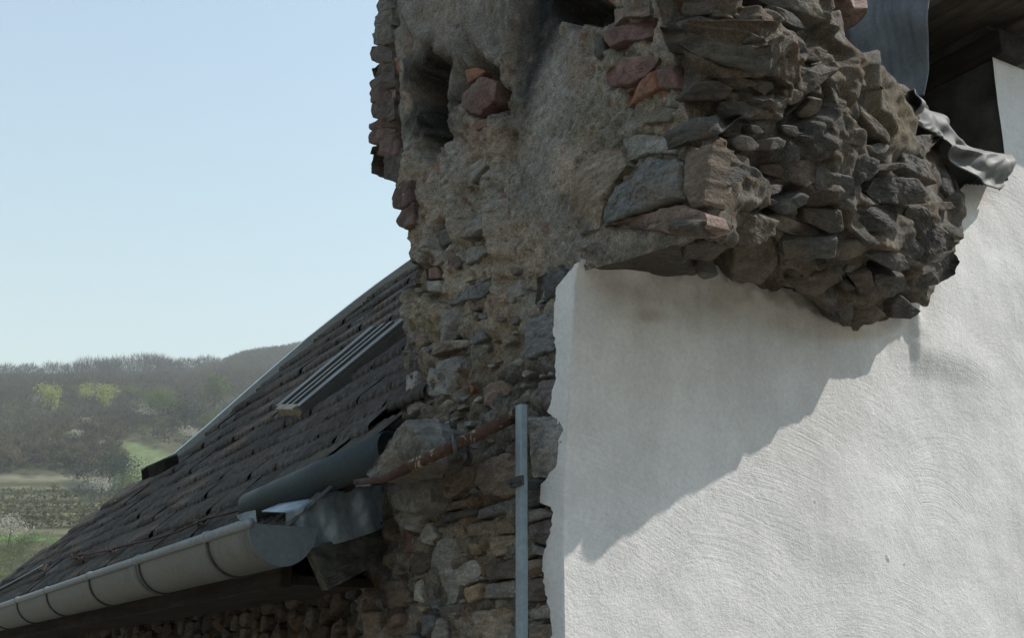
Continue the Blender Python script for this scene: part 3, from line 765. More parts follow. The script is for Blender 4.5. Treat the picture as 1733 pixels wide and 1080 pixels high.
smooth_zone = np.maximum(smooth_zone, sstep(20, -10, poly_sdf(PX, PY, [(1010, 395), (1180, 400), (1160, 470), (1005, 450)])))
disp = .012 * lum + .018 * rough + .006 * fine + .012 * peb + .009 * rid - .007 * np.clip(.4 - ws1, 0, 1) / .4 * (wsid > .62) + .005 * np.clip(.45 - ws1, 0, 1) / .45 * (wsid < .4)
blk = np.clip((w2b - w1b) / .22, 0, 1) ** .6          # chunky small rubble blocks
lum2 = fbm(P1 / np.array([.16, .16, .09]), 3, 37); rdg = np.round(lum2 * 5) / 5; fwarp = P1 + .012 * np.stack([fbm(P1 / .03, 2, 141), fbm(P1 / .03, 2, 143), fbm(P1 / .03, 2, 145)], -1)
fc0 = facets(fwarp / np.array([.24, .24, .12]), 171, 1.1); fc1 = facets(fwarp / np.array([.11, .11, .055]), 151, 1.3); fc2 = facets(fwarp / np.array([.045, .045, .028]), 161, 1.2)
disp = disp * (1 - .5 * front) + front * (.026 * lum2 + .052 * fc0 + .013 * fc1 + .004 * fc2)
low = isR * sstep(520, 640, PY); disp = disp - .006 * isR; disp = disp - .007 * low + low * (.006 * blk * (.4 + wib) + .012 * fc1 + .007 * fc2)
disp = disp * (1 - .55 * smooth_zone)
for _ in range(5):
    db = disp.copy(); db[1:-1, 1:-1] = (disp[:-2, 1:-1] + disp[2:, 1:-1] + disp[1:-1, :-2] + disp[1:-1, 2:]) / 4
    disp = disp * (1 - front * .7) + db * front * .7
cz_ = np.exp(-((np.arange(base.shape[1]) - cidx - 12) / 34.) ** 2)[None] * front
for _ in range(14):
    db = disp.copy(); db[1:-1, 1:-1] = (disp[:-2, 1:-1] + disp[2:, 1:-1] + disp[1:-1, :-2] + disp[1:-1, 2:]) / 4
    disp = disp * (1 - cz_) + db * cz_
disp = disp * (1 - .3 * cz_) + front * (.004 * rough + .003 * fine) * (1 - .6 * cz_)
disp -= sstep(5, -2, sd) * (.005 + .004 * front)        # joints around the set stones
strip_ = poly_sdf(PX, PY, [(990, 450), (972, 466), (951, 492), (947, 560), (951, 640), (936, 700), (957, 775), (925, 820), (925, 855), (945, 870), (928, 985), (944, 1080), (944, 1400), (1100, 1400), (1100, 450)]) < 10
pits = [(738, 165, 32, 82, .30), (716, 150, 16, 32, .2), (820, 150, 42, 55, .07), (817, 302, 20, 24, .14), (728, 248, 18, 30, .05), (762, 225, 12, 20, .04), (700, 472, 14, 34, .03), (790, 420, 12, 26, .02), (868, 250, 12, 30, .015), (742, 505, 22, 10, .02), (750, 398, 14, 28, .03), (726, 460, 22, 38, .03), (806, 360, 30, 55, .02), (1205, 440, 45, 42, .08),
        (660, 140, 10, 16, .03), (668, 200, 8, 30, .02), (990, 15, 55, 32, .10), (720, 765, 16, 22, .03), (700, 590, 12, 12, .012), (1370, 440, 30, 16, .02), (1520, 460, 30, 16, .04), (1260, 140, 60, 22, .03), (865, 140, 20, 20, .0), (668, 893, 9, 7, .03)]
for x, y, rx, ry, dp in pits:
    d_ = np.sqrt(((PX - x) / rx) ** 2 + ((PY - y) / ry) ** 2) + .35 * rough + .2 * lum
    disp = disp - dp * sstep(1.06, .80 if dp < .2 else .62, d_)
inner_ = (front > 0) & ((vs[:, None] < 8.9) * np.ones_like(front) > 0)
disp = np.where(inner_, np.minimum(disp, -.004), disp)
col_t = np.clip((np.arange(base.shape[1]) - cidx) / (base.shape[1] - cidx), 0, 1)[None]
lip_ = front * sstep(11.5, 9.0, vs)[:, None]; disp = disp * (1 - .65 * lip_) * (1 - .5 * sstep(.86, 1, col_t))
# raised ribs of old render between the pits
ribs = [((772, 250), (780, 300), (770, 350), (778, 400)), ((730, 340), (735, 380), (728, 440)), ((690, 20), (720, 60), (745, 90)), ((800, 20), (812, 60), (830, 100)), ((850, 350), (862, 420), (850, 500), (838, 560)),((845, 180), (840, 260), (835, 330), (860, 430)), ((700, 110), (690, 180), (700, 260), (690, 330)), ((880, 0), (872, 60), (858, 110), (846, 150)), ((770, 60), (785, 100), (775, 130), (772, 220))]
for rb_ in ribs:
    d_ = poly_sdf(PX, PY, list(rb_) + list(rb_)[::-1]); disp = disp + .022 * sstep(16, 2, np.abs(d_) + 5 * rough) * isR
disp = np.where(strip_ & (isR > 0) & (base[..., 2] < .735), np.minimum(disp, .002), disp)
fade = sstep(0, 6, np.arange(base.shape[1]))[None] * np.ones((rows, 1))
Cw = Bw + Nsm * disp[..., None]
# jag the left edge
for _ in range(10):
    mrow = ((vs > 8.2) & (vs < 10.4))[:, None, None] & (np.arange(base.shape[1]) > cidx + 4)[None, :, None]
    Av = Cw.copy(); Av[1:-1, 1:-1] = (Cw[:-2, 1:-1] + Cw[2:, 1:-1] + Cw[1:-1, :-2] + Cw[1:-1, 2:]) / 4
    Cw = np.where(mrow, Cw * .4 + Av * .6, Cw)
jag = fbm(P1 / .05, 3, 101) * .012 + fbm(P1 / .018, 2, 103) * .004
eg = sstep(12, 2, np.arange(base.shape[1]))[None, :] * np.ones((rows, 1))
Cw = Cw + D * (jag * eg)[..., None]
# colours
base_c = np.array([.32, .29, .245])
Cc = np.ones(Bw.shape) * base_c
t1 = fbm(P1 / .16, 4, 111); t2 = fbm(P1 / .05, 4, 121); t3 = fbm(P1 / .3, 3, 131)
def cm(k, colr):
    global Cc
    k = np.clip(k, 0, 1)[..., None]; Cc = Cc * (1 - k) + np.array(colr) * k
cm(sstep(.0, .5, t1) * .6, (.42, .33, .24)); cm(sstep(.05, .5, -t1) * .5, (.23, .215, .195)); cm(sstep(.15, .5, t2) * .5, (.44, .33, .25)); cm(sstep(.25, .5, -t2) * .55, (.16, .145, .125))
cm(sstep(.2, .5, t3) * .35, (.38, .375, .345))
cm((wid > .9) * (w1 < .42) * .7, (.25, .12, .08)); cm((wid < .08) * (w1 < .4) * .7, (.40, .37, .32)); cm((wsid < .10) * (ws1 < .38) * .75, (.44, .40, .35)); cm((wsid > .9) * (ws1 < .4) * .6, (.10, .09, .08))
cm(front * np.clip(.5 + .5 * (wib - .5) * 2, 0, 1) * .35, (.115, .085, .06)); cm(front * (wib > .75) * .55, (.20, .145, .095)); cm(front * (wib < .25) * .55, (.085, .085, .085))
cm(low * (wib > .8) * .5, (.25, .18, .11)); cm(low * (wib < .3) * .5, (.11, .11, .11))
def blob(x, y, rx, ry, colr, k, an=0.0):
    dx, dy = PX - x, PY - y; a = math.radians(an); ex = dx * math.cos(a) + dy * math.sin(a); ey = -dx * math.sin(a) + dy * math.cos(a)
    cm(sstep(1.25, .45, np.sqrt((ex / rx) ** 2 + (ey / ry) ** 2) + .3 * t2 + .35 * rough + .15 * fine) * k, colr)
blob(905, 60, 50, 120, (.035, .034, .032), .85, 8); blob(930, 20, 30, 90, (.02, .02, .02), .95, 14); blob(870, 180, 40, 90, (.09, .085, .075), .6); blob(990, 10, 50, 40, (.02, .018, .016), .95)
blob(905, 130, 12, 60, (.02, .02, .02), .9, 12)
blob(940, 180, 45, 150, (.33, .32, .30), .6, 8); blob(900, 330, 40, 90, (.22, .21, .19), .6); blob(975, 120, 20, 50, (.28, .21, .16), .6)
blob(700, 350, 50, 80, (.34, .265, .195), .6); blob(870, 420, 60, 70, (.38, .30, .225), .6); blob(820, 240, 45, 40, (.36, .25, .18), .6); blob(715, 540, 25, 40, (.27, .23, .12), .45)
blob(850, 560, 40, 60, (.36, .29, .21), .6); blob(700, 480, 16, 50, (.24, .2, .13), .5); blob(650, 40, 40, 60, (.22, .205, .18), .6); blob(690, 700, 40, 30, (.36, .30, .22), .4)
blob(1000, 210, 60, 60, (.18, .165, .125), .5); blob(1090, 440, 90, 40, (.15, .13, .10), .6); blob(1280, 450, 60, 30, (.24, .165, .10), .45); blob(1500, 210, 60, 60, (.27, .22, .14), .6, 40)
blob(760, 60, 130, 110, (.21, .198, .178), .6); blob(738, 168, 46, 98, (.022, .02, .018), 1.0); blob(716, 150, 28, 44, (.03, .027, .023), .8); blob(822, 305, 16, 18, (.04, .035, .03), .7); blob(1210, 440, 45, 40, (.04, .038, .035), .7)  # near-black blobs paint the shade inside the hole and recesses
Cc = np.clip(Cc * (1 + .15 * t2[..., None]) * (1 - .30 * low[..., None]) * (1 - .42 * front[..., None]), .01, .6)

tower = thing('old_masonry', 'crumbling rubble stone and brick masonry with a big overhanging lump beside the white wall', 'masonry', tuple(L(0, 0, -6)))
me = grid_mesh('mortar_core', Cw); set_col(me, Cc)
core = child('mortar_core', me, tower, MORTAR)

def stone_mesh(name, pts, o, n, p, seed, back=.03, rings=9, layer=0.0, jagg=.05, flare=1.0, fshift=0.0):
    """pts: world outline points lying near plane (o,n). dome with broken facets"""
    r_ = np.random.RandomState(seed); n = n / np.linalg.norm(n)
    a = np.cross(n, Zv); a /= np.linalg.norm(a) + 1e-9; b = np.cross(n, a)
    pts = np.array(pts); c2 = np.stack([(pts - o) @ a, (pts - o) @ b], -1)
    cen = c2.mean(0); per_ = np.linalg.norm(np.roll(c2, -1, 0) - c2, axis=1).sum()
    M = int(np.clip(per_ / .0065, 22, 84)); rings = int(np.clip(per_ / .05, 5, 13))
    # resample
    seg = np.linalg.norm(np.roll(c2, -1, 0) - c2, axis=1); cum = np.concatenate([[0], np.cumsum(seg)]); tq = np.linspace(0, cum[-1], M, endpoint=False)
    cc = np.vstack([c2, c2[:1]]); ol = np.stack([np.interp(tq, cum, cc[:, 0]), np.interp(tq, cum, cc[:, 1])], -1)
    ol = ol * .84 + .08 * (np.roll(ol, 1, 0) + np.roll(ol, -1, 0))
    size = np.sqrt(((ol - cen) ** 2).sum(1)).mean()
    nn = fbm(np.concatenate([ol / .03, np.full((M, 1), seed * 1.7)], 1), 4, seed % 97, .6)
    ol = cen + (ol - cen) * (1 + jagg * 2.6 * nn[:, None])
    planes = [(r_.randn(2) * .13, .002 + .004 * r_.rand()) for _ in range(3)] + [(r_.randn(2) * .35, .004 + .01 * r_.rand())]; back = back + p
    rads = np.concatenate([[1.0, 1.0, .965, .9], np.linspace(.78, .08, rings)])
    V = []
    for i, rr in enumerate(rads):
        q = cen + (ol - cen) * rr
        hgt = np.minimum.reduce([hh + (q - cen) @ g * 1.0 for g, hh in planes])
        Pn = np.concatenate([q / .028, np.full((M, 1), seed * .9)], 1)
        hgt = hgt + fbm(Pn, 4, seed % 89, .55) * .0065 * min(1.6, size / .05)
        if layer: hgt = hgt * .55 + np.round(hgt / layer) * layer * .45
        env = [0, 0, .6, .9][i] if i < 4 else 1
        if i == 0: hgt = np.full(M, -back) * (1 + .25 * nn); q = cen + (q - cen) * flare + fshift
        elif i == 1: hgt = -.007 + nn * .004
        else: hgt = hgt * env + (-.007 + nn * .004) * (1 - env)
        V.append(o + q[:, :1] * a + q[:, 1:] * b + hgt[:, None] * n)
    V = np.concatenate(V); Rn = len(rads); Fc = []
    for i in range(Rn - 1):
        for k in range(M): Fc.append((i * M + k, i * M + (k + 1) % M, (i + 1) * M + (k + 1) % M, (i + 1) * M + k))
    Fc.append(tuple((Rn - 1) * M + k for k in range(M)))
    me = mesh(name, V, Fc, False)
    return me
def put_stone(name, me, root, colr, seed, mat, dim=1.0, blend=0.0):
    o = child(name, me, root, mat); r_ = random.Random(seed); j = r_.uniform(1.05, 1.55)
    c_ = cols[colr]; t_ = (.115, .10, .083); o.color = tuple((c_[q] * j * (1 - blend) + t_[q] * blend) * dim for q in range(3)) + (1,); return o
nst = 0
for i, (poly, colr, p, k) in enumerate(S):
    cx, cy = np.mean([a[0] for a in poly]), np.mean([a[1] for a in poly])
    if k == 'R' or k == 'P': o_ = L(*onR(cx, cy, -p)); n_ = -W
    else:
        h_ = hit(cx, cy)
        if h_ is None: print('no hit', cx, cy); continue
        o_, n_ = h_; ns = [n_]
        for a in poly:
            hh = hit(a[0] * .5 + cx * .5, a[1] * .5 + cy * .5)
            if hh is not None: ns.append(hh[1])
        n_ = np.mean(ns, 0)
        # turn slightly toward the viewer so the outline unprojects sanely
        v_ = np.array([0, 0, ZC]) - o_; v_ /= np.linalg.norm(v_); n_ = n_ + v_ * .4; n_ /= np.linalg.norm(n_); o_ = o_ + n_ * (p * .8 + .008)
    pts = []
    for x, y in poly:
        r = ray(x, y); t = ((o_ - np.array([0, 0, ZC])) @ n_) / (r @ n_); pts.append(np.array([0, 0, ZC]) + r * t)
    bk = 'brick' in colr or colr == 'orange'
    mat = BRICK if bk or k == 'P' else (SLATE if 'slate' in colr else STONE)
    me = stone_mesh('stone', pts, o_, n_, p if k != 'P' else .0, 11 + i, .03 if k == 'R' else (.055 if k == 'P' else (.03 if cy > 495 else .10)), layer=.0035 if 'slate' in colr else 0, flare=1.12 if k == 'P' else 1.0, fshift=np.array([-.10, -.03]) * 0 if k == 'P' else 0.0)
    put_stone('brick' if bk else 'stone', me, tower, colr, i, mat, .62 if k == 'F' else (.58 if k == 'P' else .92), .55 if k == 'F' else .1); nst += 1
# silhouette slabs at the far edge: thin bricks and slates stacked on end
Pr0 = random.Random(8); k = 0
slabs = [(92, 26, 646, 622, 'dbrown'), (117, 22, 650, 626, 'dbrown'), (137, 18, 652, 622, 'dbrown'), (158, 30, 652, 620, 'dbrick'), (188, 28, 650, 623, 'dbrown'), (212, 22, 652, 622, 'dbrick'), (233, 24, 656, 622, 'dbrick'),
         (253, 22, 660, 621, 'dbrick'), (280, 46, 672, 622, 'dbrown'), (332, 34, 680, 658, 'dbrick'), (368, 32, 684, 672, 'dbrick'), (60, 26, 645, 626, 'grey'), (30, 24, 646, 630, 'grey'), (5, 20, 646, 632, 'grey')]
for y, hh, xr, xl, colr in slabs:
    hh *= 1.25; a_, b_, c_ = [Pr0.uniform(-.18, .18) for _ in range(3)]; poly = [(xr + 12, y - hh * .66), (xr - 6, y - hh * (.6 + a_)), (xl + 5, y - hh * (.3 + b_)), (xl, y + hh * c_), (xl + 3, y + hh * (.38 + a_)), (xr, y + hh * .52), (xr + 14, y + hh * .3)]
    o_ = L(*onR(np.mean([a[0] for a in poly]), y, -.02)); n_ = -W
    pts = [L(*onR(x, y_, -.02)) for x, y_ in poly]
    me = stone_mesh('brick', pts, o_, n_, .012, 300 + k, .14)
    put_stone('brick' if 'brick' in colr else 'stone', me, tower, colr, 300 + k, BRICK if 'brick' in colr else STONE, .72, .2); k += 1
# small stones wedged all over the face between the set ones
cnt = 0; taken = [(np.mean([a[0] for a in s[0]]), np.mean([a[1] for a in s[0]]), max(np.ptp([a[0] for a in s[0]]), np.ptp([a[1] for a in s[0]])) / 2) for s in S]
Pr = random.Random(5)
def free(x, y, r):
    for poly, *_ in S:
        xs = [a[0] for a in poly]; ys = [a[1] for a in poly]
        if min(xs) - r < x < max(xs) + r and min(ys) - r < y < max(ys) + r:
            if poly_sdf(np.array([float(x)]), np.array([float(y)]), poly)[0] < r: return False
    return all((x - a) ** 2 + (y - b) ** 2 > (r + c_) ** 2 for a, b, c_ in added)
added = []
nfs = 0
for t_ in range(2600):
    x, y, w_ = Pr.uniform(1190, 1600), Pr.uniform(40, 535), (Pr.uniform(34, 62) if t_ < 900 else Pr.uniform(18, 34))
    if not free(x, y, w_ * (.5 if t_ < 900 else .62)): continue
    h_ = hit(x, y)
    if h_ is None or -(h_[0] @ D) - QC < .06 or (h_[0] @ W) - RW < .03: continue
    o_, n_ = h_; v_ = np.array([0, 0, ZC]) - o_; v_ /= np.linalg.norm(v_); n_ = n_ + v_ * .3; n_ /= np.linalg.norm(n_)
    p_ = Pr.uniform(.012, .04); o_ = o_ + n_ * p_; an = Pr.uniform(-.45, .45); asp = Pr.uniform(.35, .65); poly = []; nk = Pr.randint(5, 7)
    for q in range(nk):
        th = q / nk * 6.283 + Pr.uniform(-.35, .35); rr = w_ * Pr.uniform(.75, 1.2); ex, ey = math.cos(th) * rr, math.sin(th) * rr * asp
        poly.append((x + ex * math.cos(an) - ey * math.sin(an), y + ex * math.sin(an) + ey * math.cos(an)))
    pts = []
    for a, b in poly:
        r = ray(a, b); t = ((o_ - np.array([0, 0, ZC])) @ n_) / (r @ n_); pts.append(np.array([0, 0, ZC]) + r * t)
    colr = Pr.choice(['brown', 'dbrown', 'dslate', 'slate', 'dbrown', 'redbrown', 'tan', 'grey'])
    put_stone('stone', stone_mesh('stone', pts, o_, n_, 0, 5000 + t_, .05, jagg=.11), tower, colr, t_, Pr.choice([SLATE, STONE]), .58, .6)
    added.append((x, y, w_ * .5)); nfs += 1
    if nfs > 60: break
print('front slabs', nfs)
for t_ in range(5000):
    zone = Pr.random()
    if zone < .05: x, y, w_, k = Pr.uniform(1180, 1590), Pr.uniform(100, 540), Pr.uniform(9, 18), 'F'
    else: x, y, w_, k = Pr.uniform(650, 950), Pr.uniform(430, 1080), Pr.uniform(5, 11), 'R'
    if y > 730 and x < 670: continue
    if y < 600 and Pr.random() < .6 and k == 'R': continue
    if not free(x, y, w_ * .8): continue
    if k == 'F':
        h_ = hit(x, y)
        if h_ is None: continue
        qq = -(h_[0] @ D) - QC
        if qq < .05: continue
        o_, n_ = h_; v_ = np.array([0, 0, ZC]) - o_; v_ /= np.linalg.norm(v_); n_ = n_ + v_ * .3; n_ /= np.linalg.norm(n_); o_ = o_ + n_ * .006
        colr = Pr.choice(['dbrown', 'dslate', 'slate', 'dbrown', 'dslate'])
    else:
        o_ = L(*onR(x, y, -.010)); n_ = -W; colr = Pr.choice(['grey', 'brown', 'light', 'tan', 'slate', 'dbrown', 'olive', 'purple'])
        if poly_sdf(np.array([x]), np.array([y]), [(640, 420), (684, 420), (684, 600), (680, 700), (640, 730)])[0] < 8: continue
    added.append((x, y, w_ * .8)); an = Pr.uniform(-.6, .1); asp = Pr.uniform(.45, .8); poly = []
    for q in range(7):
        th = q / 7 * 6.283 + Pr.uniform(-.3, .3); rr = w_ * Pr.uniform(.8, 1.15); ex, ey = math.cos(th) * rr, math.sin(th) * rr * asp
        poly.append((x + ex * math.cos(an) - ey * math.sin(an), y + ex * math.sin(an) + ey * math.cos(an)))
    pts = []
    for a, b in poly:
        r = ray(a, b); t = ((o_ - np.array([0, 0, ZC])) @ n_) / (r @ n_); pts.append(np.array([0, 0, ZC]) + r * t)
    me = stone_mesh('stone', pts, o_, n_, Pr.uniform(.004, .012) if k == 'R' else Pr.uniform(.008, .022), 1000 + t_, .03)
    put_stone('stone', me, tower, colr, t_, SLATE if 'slate' in colr else STONE, .8 if k == 'F' else 1, .5 if k == 'F' else .2); cnt += 1
    if cnt > 75: break
print('stones', nst, cnt)

# the projecting stone at the very top right of the lump
poly = [(1400, 2), (1436, -14), (1447, 12), (1469, 13), (1466, 27), (1449, 46), (1422, 55), (1398, 40)]
o_ = onW(1432, 22, .30); o_ = L(*o_); v_ = np.array([0, 0, ZC]) - o_; v_ /= np.linalg.norm(v_); n_ = v_ - .5 * Zv; n_ /= np.linalg.norm(n_)
pts = []
for x, y in poly:
    r = ray(x, y); t = ((o_ - np.array([0, 0, ZC])) @ n_) / (r @ n_); pts.append(np.array([0, 0, ZC]) + r * t)
put_stone('stone', stone_mesh('stone', pts, o_, n_, .02, 901, .16), tower, 'redbrown', 4, STONE)

# ------------------------------------------------------------------ white plastered house wall
house = thing('plastered_house_wall', 'white roughly plastered house wall half in the shadow of the masonry lump', 'wall', tuple(L(.6, -.2, -6)))
SB = [(985,455),(972,466),(962,478),(951,492),(948,520),(947,560),(949,600),(951,640),(944,668),(939,690),(936,700),(953,712),(958,740),(957,775),(952,795),(938,803),(925,822),(922,835),(925,853),(945,860),(949,872),(942,900),(934,925),(929,960),(928,985),(934,1010),(940,1040),(944,1080),(946,1140)]
sbz = np.array([onR(x, y)[2] for x, y in SB])[::-1]; sbq = np.array([onR(x, y)[1] for x, y in SB])[::-1]
zb = np.concatenate([np.linspace(-6.1, -.15, 14)[:-1], np.linspace(-.15, 1, 420)])     # parameter; scaled per column to ztop
u_ = np.concatenate([np.linspace(0, .12, 26)[1:], np.linspace(.12, 1.36, 250)[1:], [1.366, 1.374], np.linspace(1.38, 2.0, 110), [2.5, 4, 7]])
zt_k = [(-1, .742), (0, .745), (.05, .79), (.3, .815), (.7, .80), (.86, .86), (1.0, .98), (1.1, 1.12), (1.2, 1.20), (1.3, 1.22), (1.365, 1.25), (1.372, 2.9), (9, 2.9)]
nS = 34
colsQ = []
par = (zb + .15) / 1.15
def col_z(ztop):
    return np.where(zb < -.15, zb, -.15 + (ztop + .15) * par)
Gp = []
zc = col_z(.742)
ql = np.interp(zc, sbz, sbq) + .0045 * fbm(np.stack([zc / .03, zc * 0, zc * 0], -1), 3, 201) + .006 * fbm(np.stack([zc / .007, zc * 0, zc * 0], -1), 2, 203)
def wall_q(uq, z):
    P_ = np.stack([uq, z, z * 0], -1)
    q = .048 * sstep(.25, .74, z) * np.exp(-(uq / .35) ** 2) + .0055 * fbm(P_ / .25, 3, 211) * sstep(-.05, .1, uq) + .0018 * fbm(P_ / .07, 3, 217) * sstep(-.05, .06, uq)
    q = q + .013 * sstep(.925, .95, uq + .014 * fbm(P_ / .06, 3, 219)) * sstep(.66, .74, z) * sstep(1.3, 1.0, uq)
    topd = np.interp(uq, [0, .3, .7, .95], [.75, .785, .755, .8])
    return q + .014 * sstep(topd - .05, topd + .01, z + .02 * fbm(P_ / .06, 3, 225)) * sstep(1.0, .9, uq) * (1 + fbm(P_ / .05, 3, 223))
qcor = wall_q(np.full_like(zc, -.016), zc)
Gp.append(np.stack([np.full_like(zc, .03), ql - .001, zc], -1))
for k in range(nS):
    t = k / (nS - 1); q = ql + (qcor - ql) * t
    uu = -.018 - .004 * fbm(np.stack([q / .05, zc / .05, zc * 0], -1), 3, 207) * (1 - t) + .010 * (1 - sstep(0, .12, t))
    if k == nS - 1: uu = uu + .003
    Gp.append(np.stack([uu, q, zc], -1))
G1 = Larr(np.transpose(np.array(Gp), (1, 0, 2)))
zw = np.concatenate([np.linspace(-6.1, -.15, 14)[:-1], np.linspace(-.15, 1.35, 400), np.linspace(1.36, 2.9, 100)])
uw = np.concatenate([np.linspace(-.016, .05, 14)[:-1], np.linspace(.05, 1.372, 300), np.linspace(1.38, 2.0, 100), [2.5, 4, 7]])
Uw, Zw = np.meshgrid(uw, zw); G2 = Larr(np.stack([Uw, wall_q(Uw, Zw), Zw], -1))
ztop = np.interp(uw, [-1, 0, .05, .3, .7, .86, 1.0, 1.1, 1.2, 1.3, 1.3725, 1.373, 9], [.745, .75, .79, .815, .80, .86, .98, 1.12, 1.2, 1.22, 1.25, 1.61, 1.70])
msk = (zw[:-1, None] + .004 < ztop[None, :-1])
def stained(GPw):
    Xp, Yp = px_of(GPw); Pc = np.ones(GPw.shape); nzp = fbm(GPw / .05, 4, 231)
    for x, y, rx, ry, colr, k in [(1100, 535, 40, 14, (.62, .55, .48), .6), (1200, 530, 60, 50, (.78, .77, .75), .5), (1235, 500, 60, 25, (.72, .68, .62), .6), (1340, 505, 70, 16, (.75, .68, .58), .6),
                                  (1440, 565, 60, 12, (.8, .72, .6), .6), (1420, 530, 60, 30, (.8, .75, .68), .5)]:
        kk = np.clip(sstep(1.2, .2, np.sqrt(((Xp - x) / rx) ** 2 + ((Yp - y) / ry) ** 2) + .4 * nzp) * k, 0, 1)[..., None]; Pc = Pc * (1 - kk) + np.array(colr) * kk
    
    e_ = np.stack([GPw @ W, GPw @ D, GPw[..., 2] * .12], -1) if GPw.shape[1] < 0 else GPw
    sv = fbm(np.stack([GPw @ W / .03, GPw @ D / .03, GPw[..., 2] / .35], -1), 4, 241)
    nearm = sstep(760, 470, Yp) * sstep(1640, 1540, Xp) * sstep(960, 1010, Xp)
    kk = (np.clip(.25 + sv, 0, 1) * nearm * .28)[..., None]; Pc = Pc * (1 - kk) + np.array((.62, .57, .50)) * kk
    return Pc
me = grid_mesh('plaster', G2, mask=msk); set_col(me, stained(G2)); child('plaster', me, house, PLASTER)
me = grid_mesh('plaster_edge', G1); set_col(me, stained(G1)); child('plaster_edge', me, house, PLASTER)
# body of the house behind the plaster: recess with a dark reveal
RQ = -.55
V, Fc = [], []
ur = 1.395
box(V, Fc, L(ur, RQ, 1.0), W * .35, -D * (-.001 - RQ - .012), Zv * 1.9)           # right reveal
me = mesh('reveal', V, Fc, False); child('reveal', me, house, DRK)
V, Fc = [], []; box(V, Fc, L(.55, RQ - .1, .6), W * 1.1, -D * .09, Zv * 2.3); child('recess_back', mesh('recess_back', V, Fc, False), house, DRK)
V, Fc = [], []; box(V, Fc, L(.8, RQ, 1.02), W * .6, -D * .53, Zv * .06); child('sill', mesh('sill', V, Fc, False), house, DRK)

# soffit boards over the recess, running out from the wall
eave = thing('eave_boards', 'dark brown wooden boards under the eave above the recess at top right', 'boards', tuple(L(1.5, 0, 1.7)))
def onPlane(x, y, P0, n):
    r = ray(x, y); c0 = np.array([0, 0, ZC]); return c0 + r * (((P0 - c0) @ n) / (r @ n))
Ps = L(1.17, .0, 1.70)
sl = np.array([0., 0, 0]) + W * math.cos(.75) + Zv * math.sin(.75) * 1      # boards climb away to the right
nS_ = np.cross(D, W * math.cos(.03) + Zv * math.sin(.03)); nS_ /= np.linalg.norm(nS_)
if nS_[2] > 0: nS_ = -nS_
axw = np.cross(nS_, D); axw /= np.linalg.norm(axw); axw = axw if axw @ W > 0 else -axw
for k in range(0, 7):
    V, Fc = [], []
    o_ = Ps + axw * (k * .135) - nS_ * (.012 * (k % 2) + .0)
    box(V, Fc, o_ - D * .17, D * .85, axw * .131, -nS_ * .022)
    bevel(child('board', mesh('board', V, Fc, False), eave, WOODS), .003)
# trimming beam across the head of the recess, and a beam end lit by the sun
V, Fc = [], []
o_ = L(1.385, -.5, 1.612); box(V, Fc, o_, W * .10, -D * .53, Zv * .075)
bevel(child('beam', mesh('beam', V, Fc, False), eave, WOODD), .004)

# hanging metal sheet
sheet = thing('metal_sheet', 'dull blue grey metal sheet hanging behind the masonry at top right', 'sheet', tuple(L(1.15, -.1, 1.5)))
us = 1.13
cn = [onR(1395, -60, us), onR(1578, -60, us), onR(1561, 160, us), onR(1395, 175, us)]
G = np.zeros((60, 60, 3))
for i in range(60):
    for j in range(60):
        a, b = i / 59, j / 59; p = (cn[0] * (1 - b) + cn[1] * b) * (1 - a) + (cn[3] * (1 - b) + cn[2] * b) * a; G[i, j] = p
nn = fbm(G / .2, 3, 301) * .02 + fbm(G * np.array([1, 6, 1]) / .2, 3, 305) * .006 + .008 * np.sin(G[..., 2] * 22 + G[..., 1] * 9)
G[..., 0] += nn; G[..., 1] += .006 * fbm(G / .08, 3, 309)
solid(child('sheet', grid_mesh('sheet', Larr(G)), sheet, SHEET), .003)

# crumpled lead flashing over the lump's right shoulder
flash = thing('lead_flashing', 'crumpled shiny lead flashing draped between the masonry lump and the white wall', 'flashing', tuple(L(1.2, 0, 1.2)))
top = [(1538, 152, .10), (1562, 170, .08), (1590, 196, .07), (1615, 225, .06), (1645, 250, .05), (1675, 258, .035), (1706, 262, .02)]
bot = [(1546, 208, .13), (1568, 222, .12), (1594, 236, .12), (1606, 268, .10), (1634, 288, .09), (1662, 312, .07), (1690, 322, .03)]
n_u, n_v = 90, 26; G = np.zeros((n_v, n_u, 3))
ta = cinterp(np.linspace(0, 6, n_u), range(7), np.array([onW(*a) for a in top])); ba = cinterp(np.linspace(0, 6, n_u), range(7), np.array([onW(*a) for a in bot]))
for i in range(n_v):
    t = i / (n_v - 1); G[i] = ta * (1 - t) + ba * t; G[i][:, 1] += .018 * math.sin(math.pi * min(1, t * 1.3))
uu, vv = np.meshgrid(np.linspace(0, 1, n_u), np.linspace(0, 1, n_v))
cr = np.abs(fbm(np.stack([uu * 5, vv * 1.6 + uu * 3, uu * 0], -1), 2, 311)); cr2 = fbm(np.stack([uu * 10, vv * 2, uu * 0], -1), 2, 313)
G[..., 1] += (.25 - cr) * .06 + cr2 * .005; G[..., 2] += (.25 - cr) * -.02
G[-1, :, 2] += 0
solid(child('flashing', grid_mesh('flashing', Larr(G)), flash, LEADB), .003)
# lip rolled back behind
G2 = np.zeros((8, n_u, 3))
for i in range(8): G2[i] = ta; G2[i][:, 1] -= .02 * i; G2[i][:, 2] -= .001 * i * i
G2[0] = G[0]
solid(child('lip', grid_mesh('lip', Larr(G2)), flash, LEADB), .003)

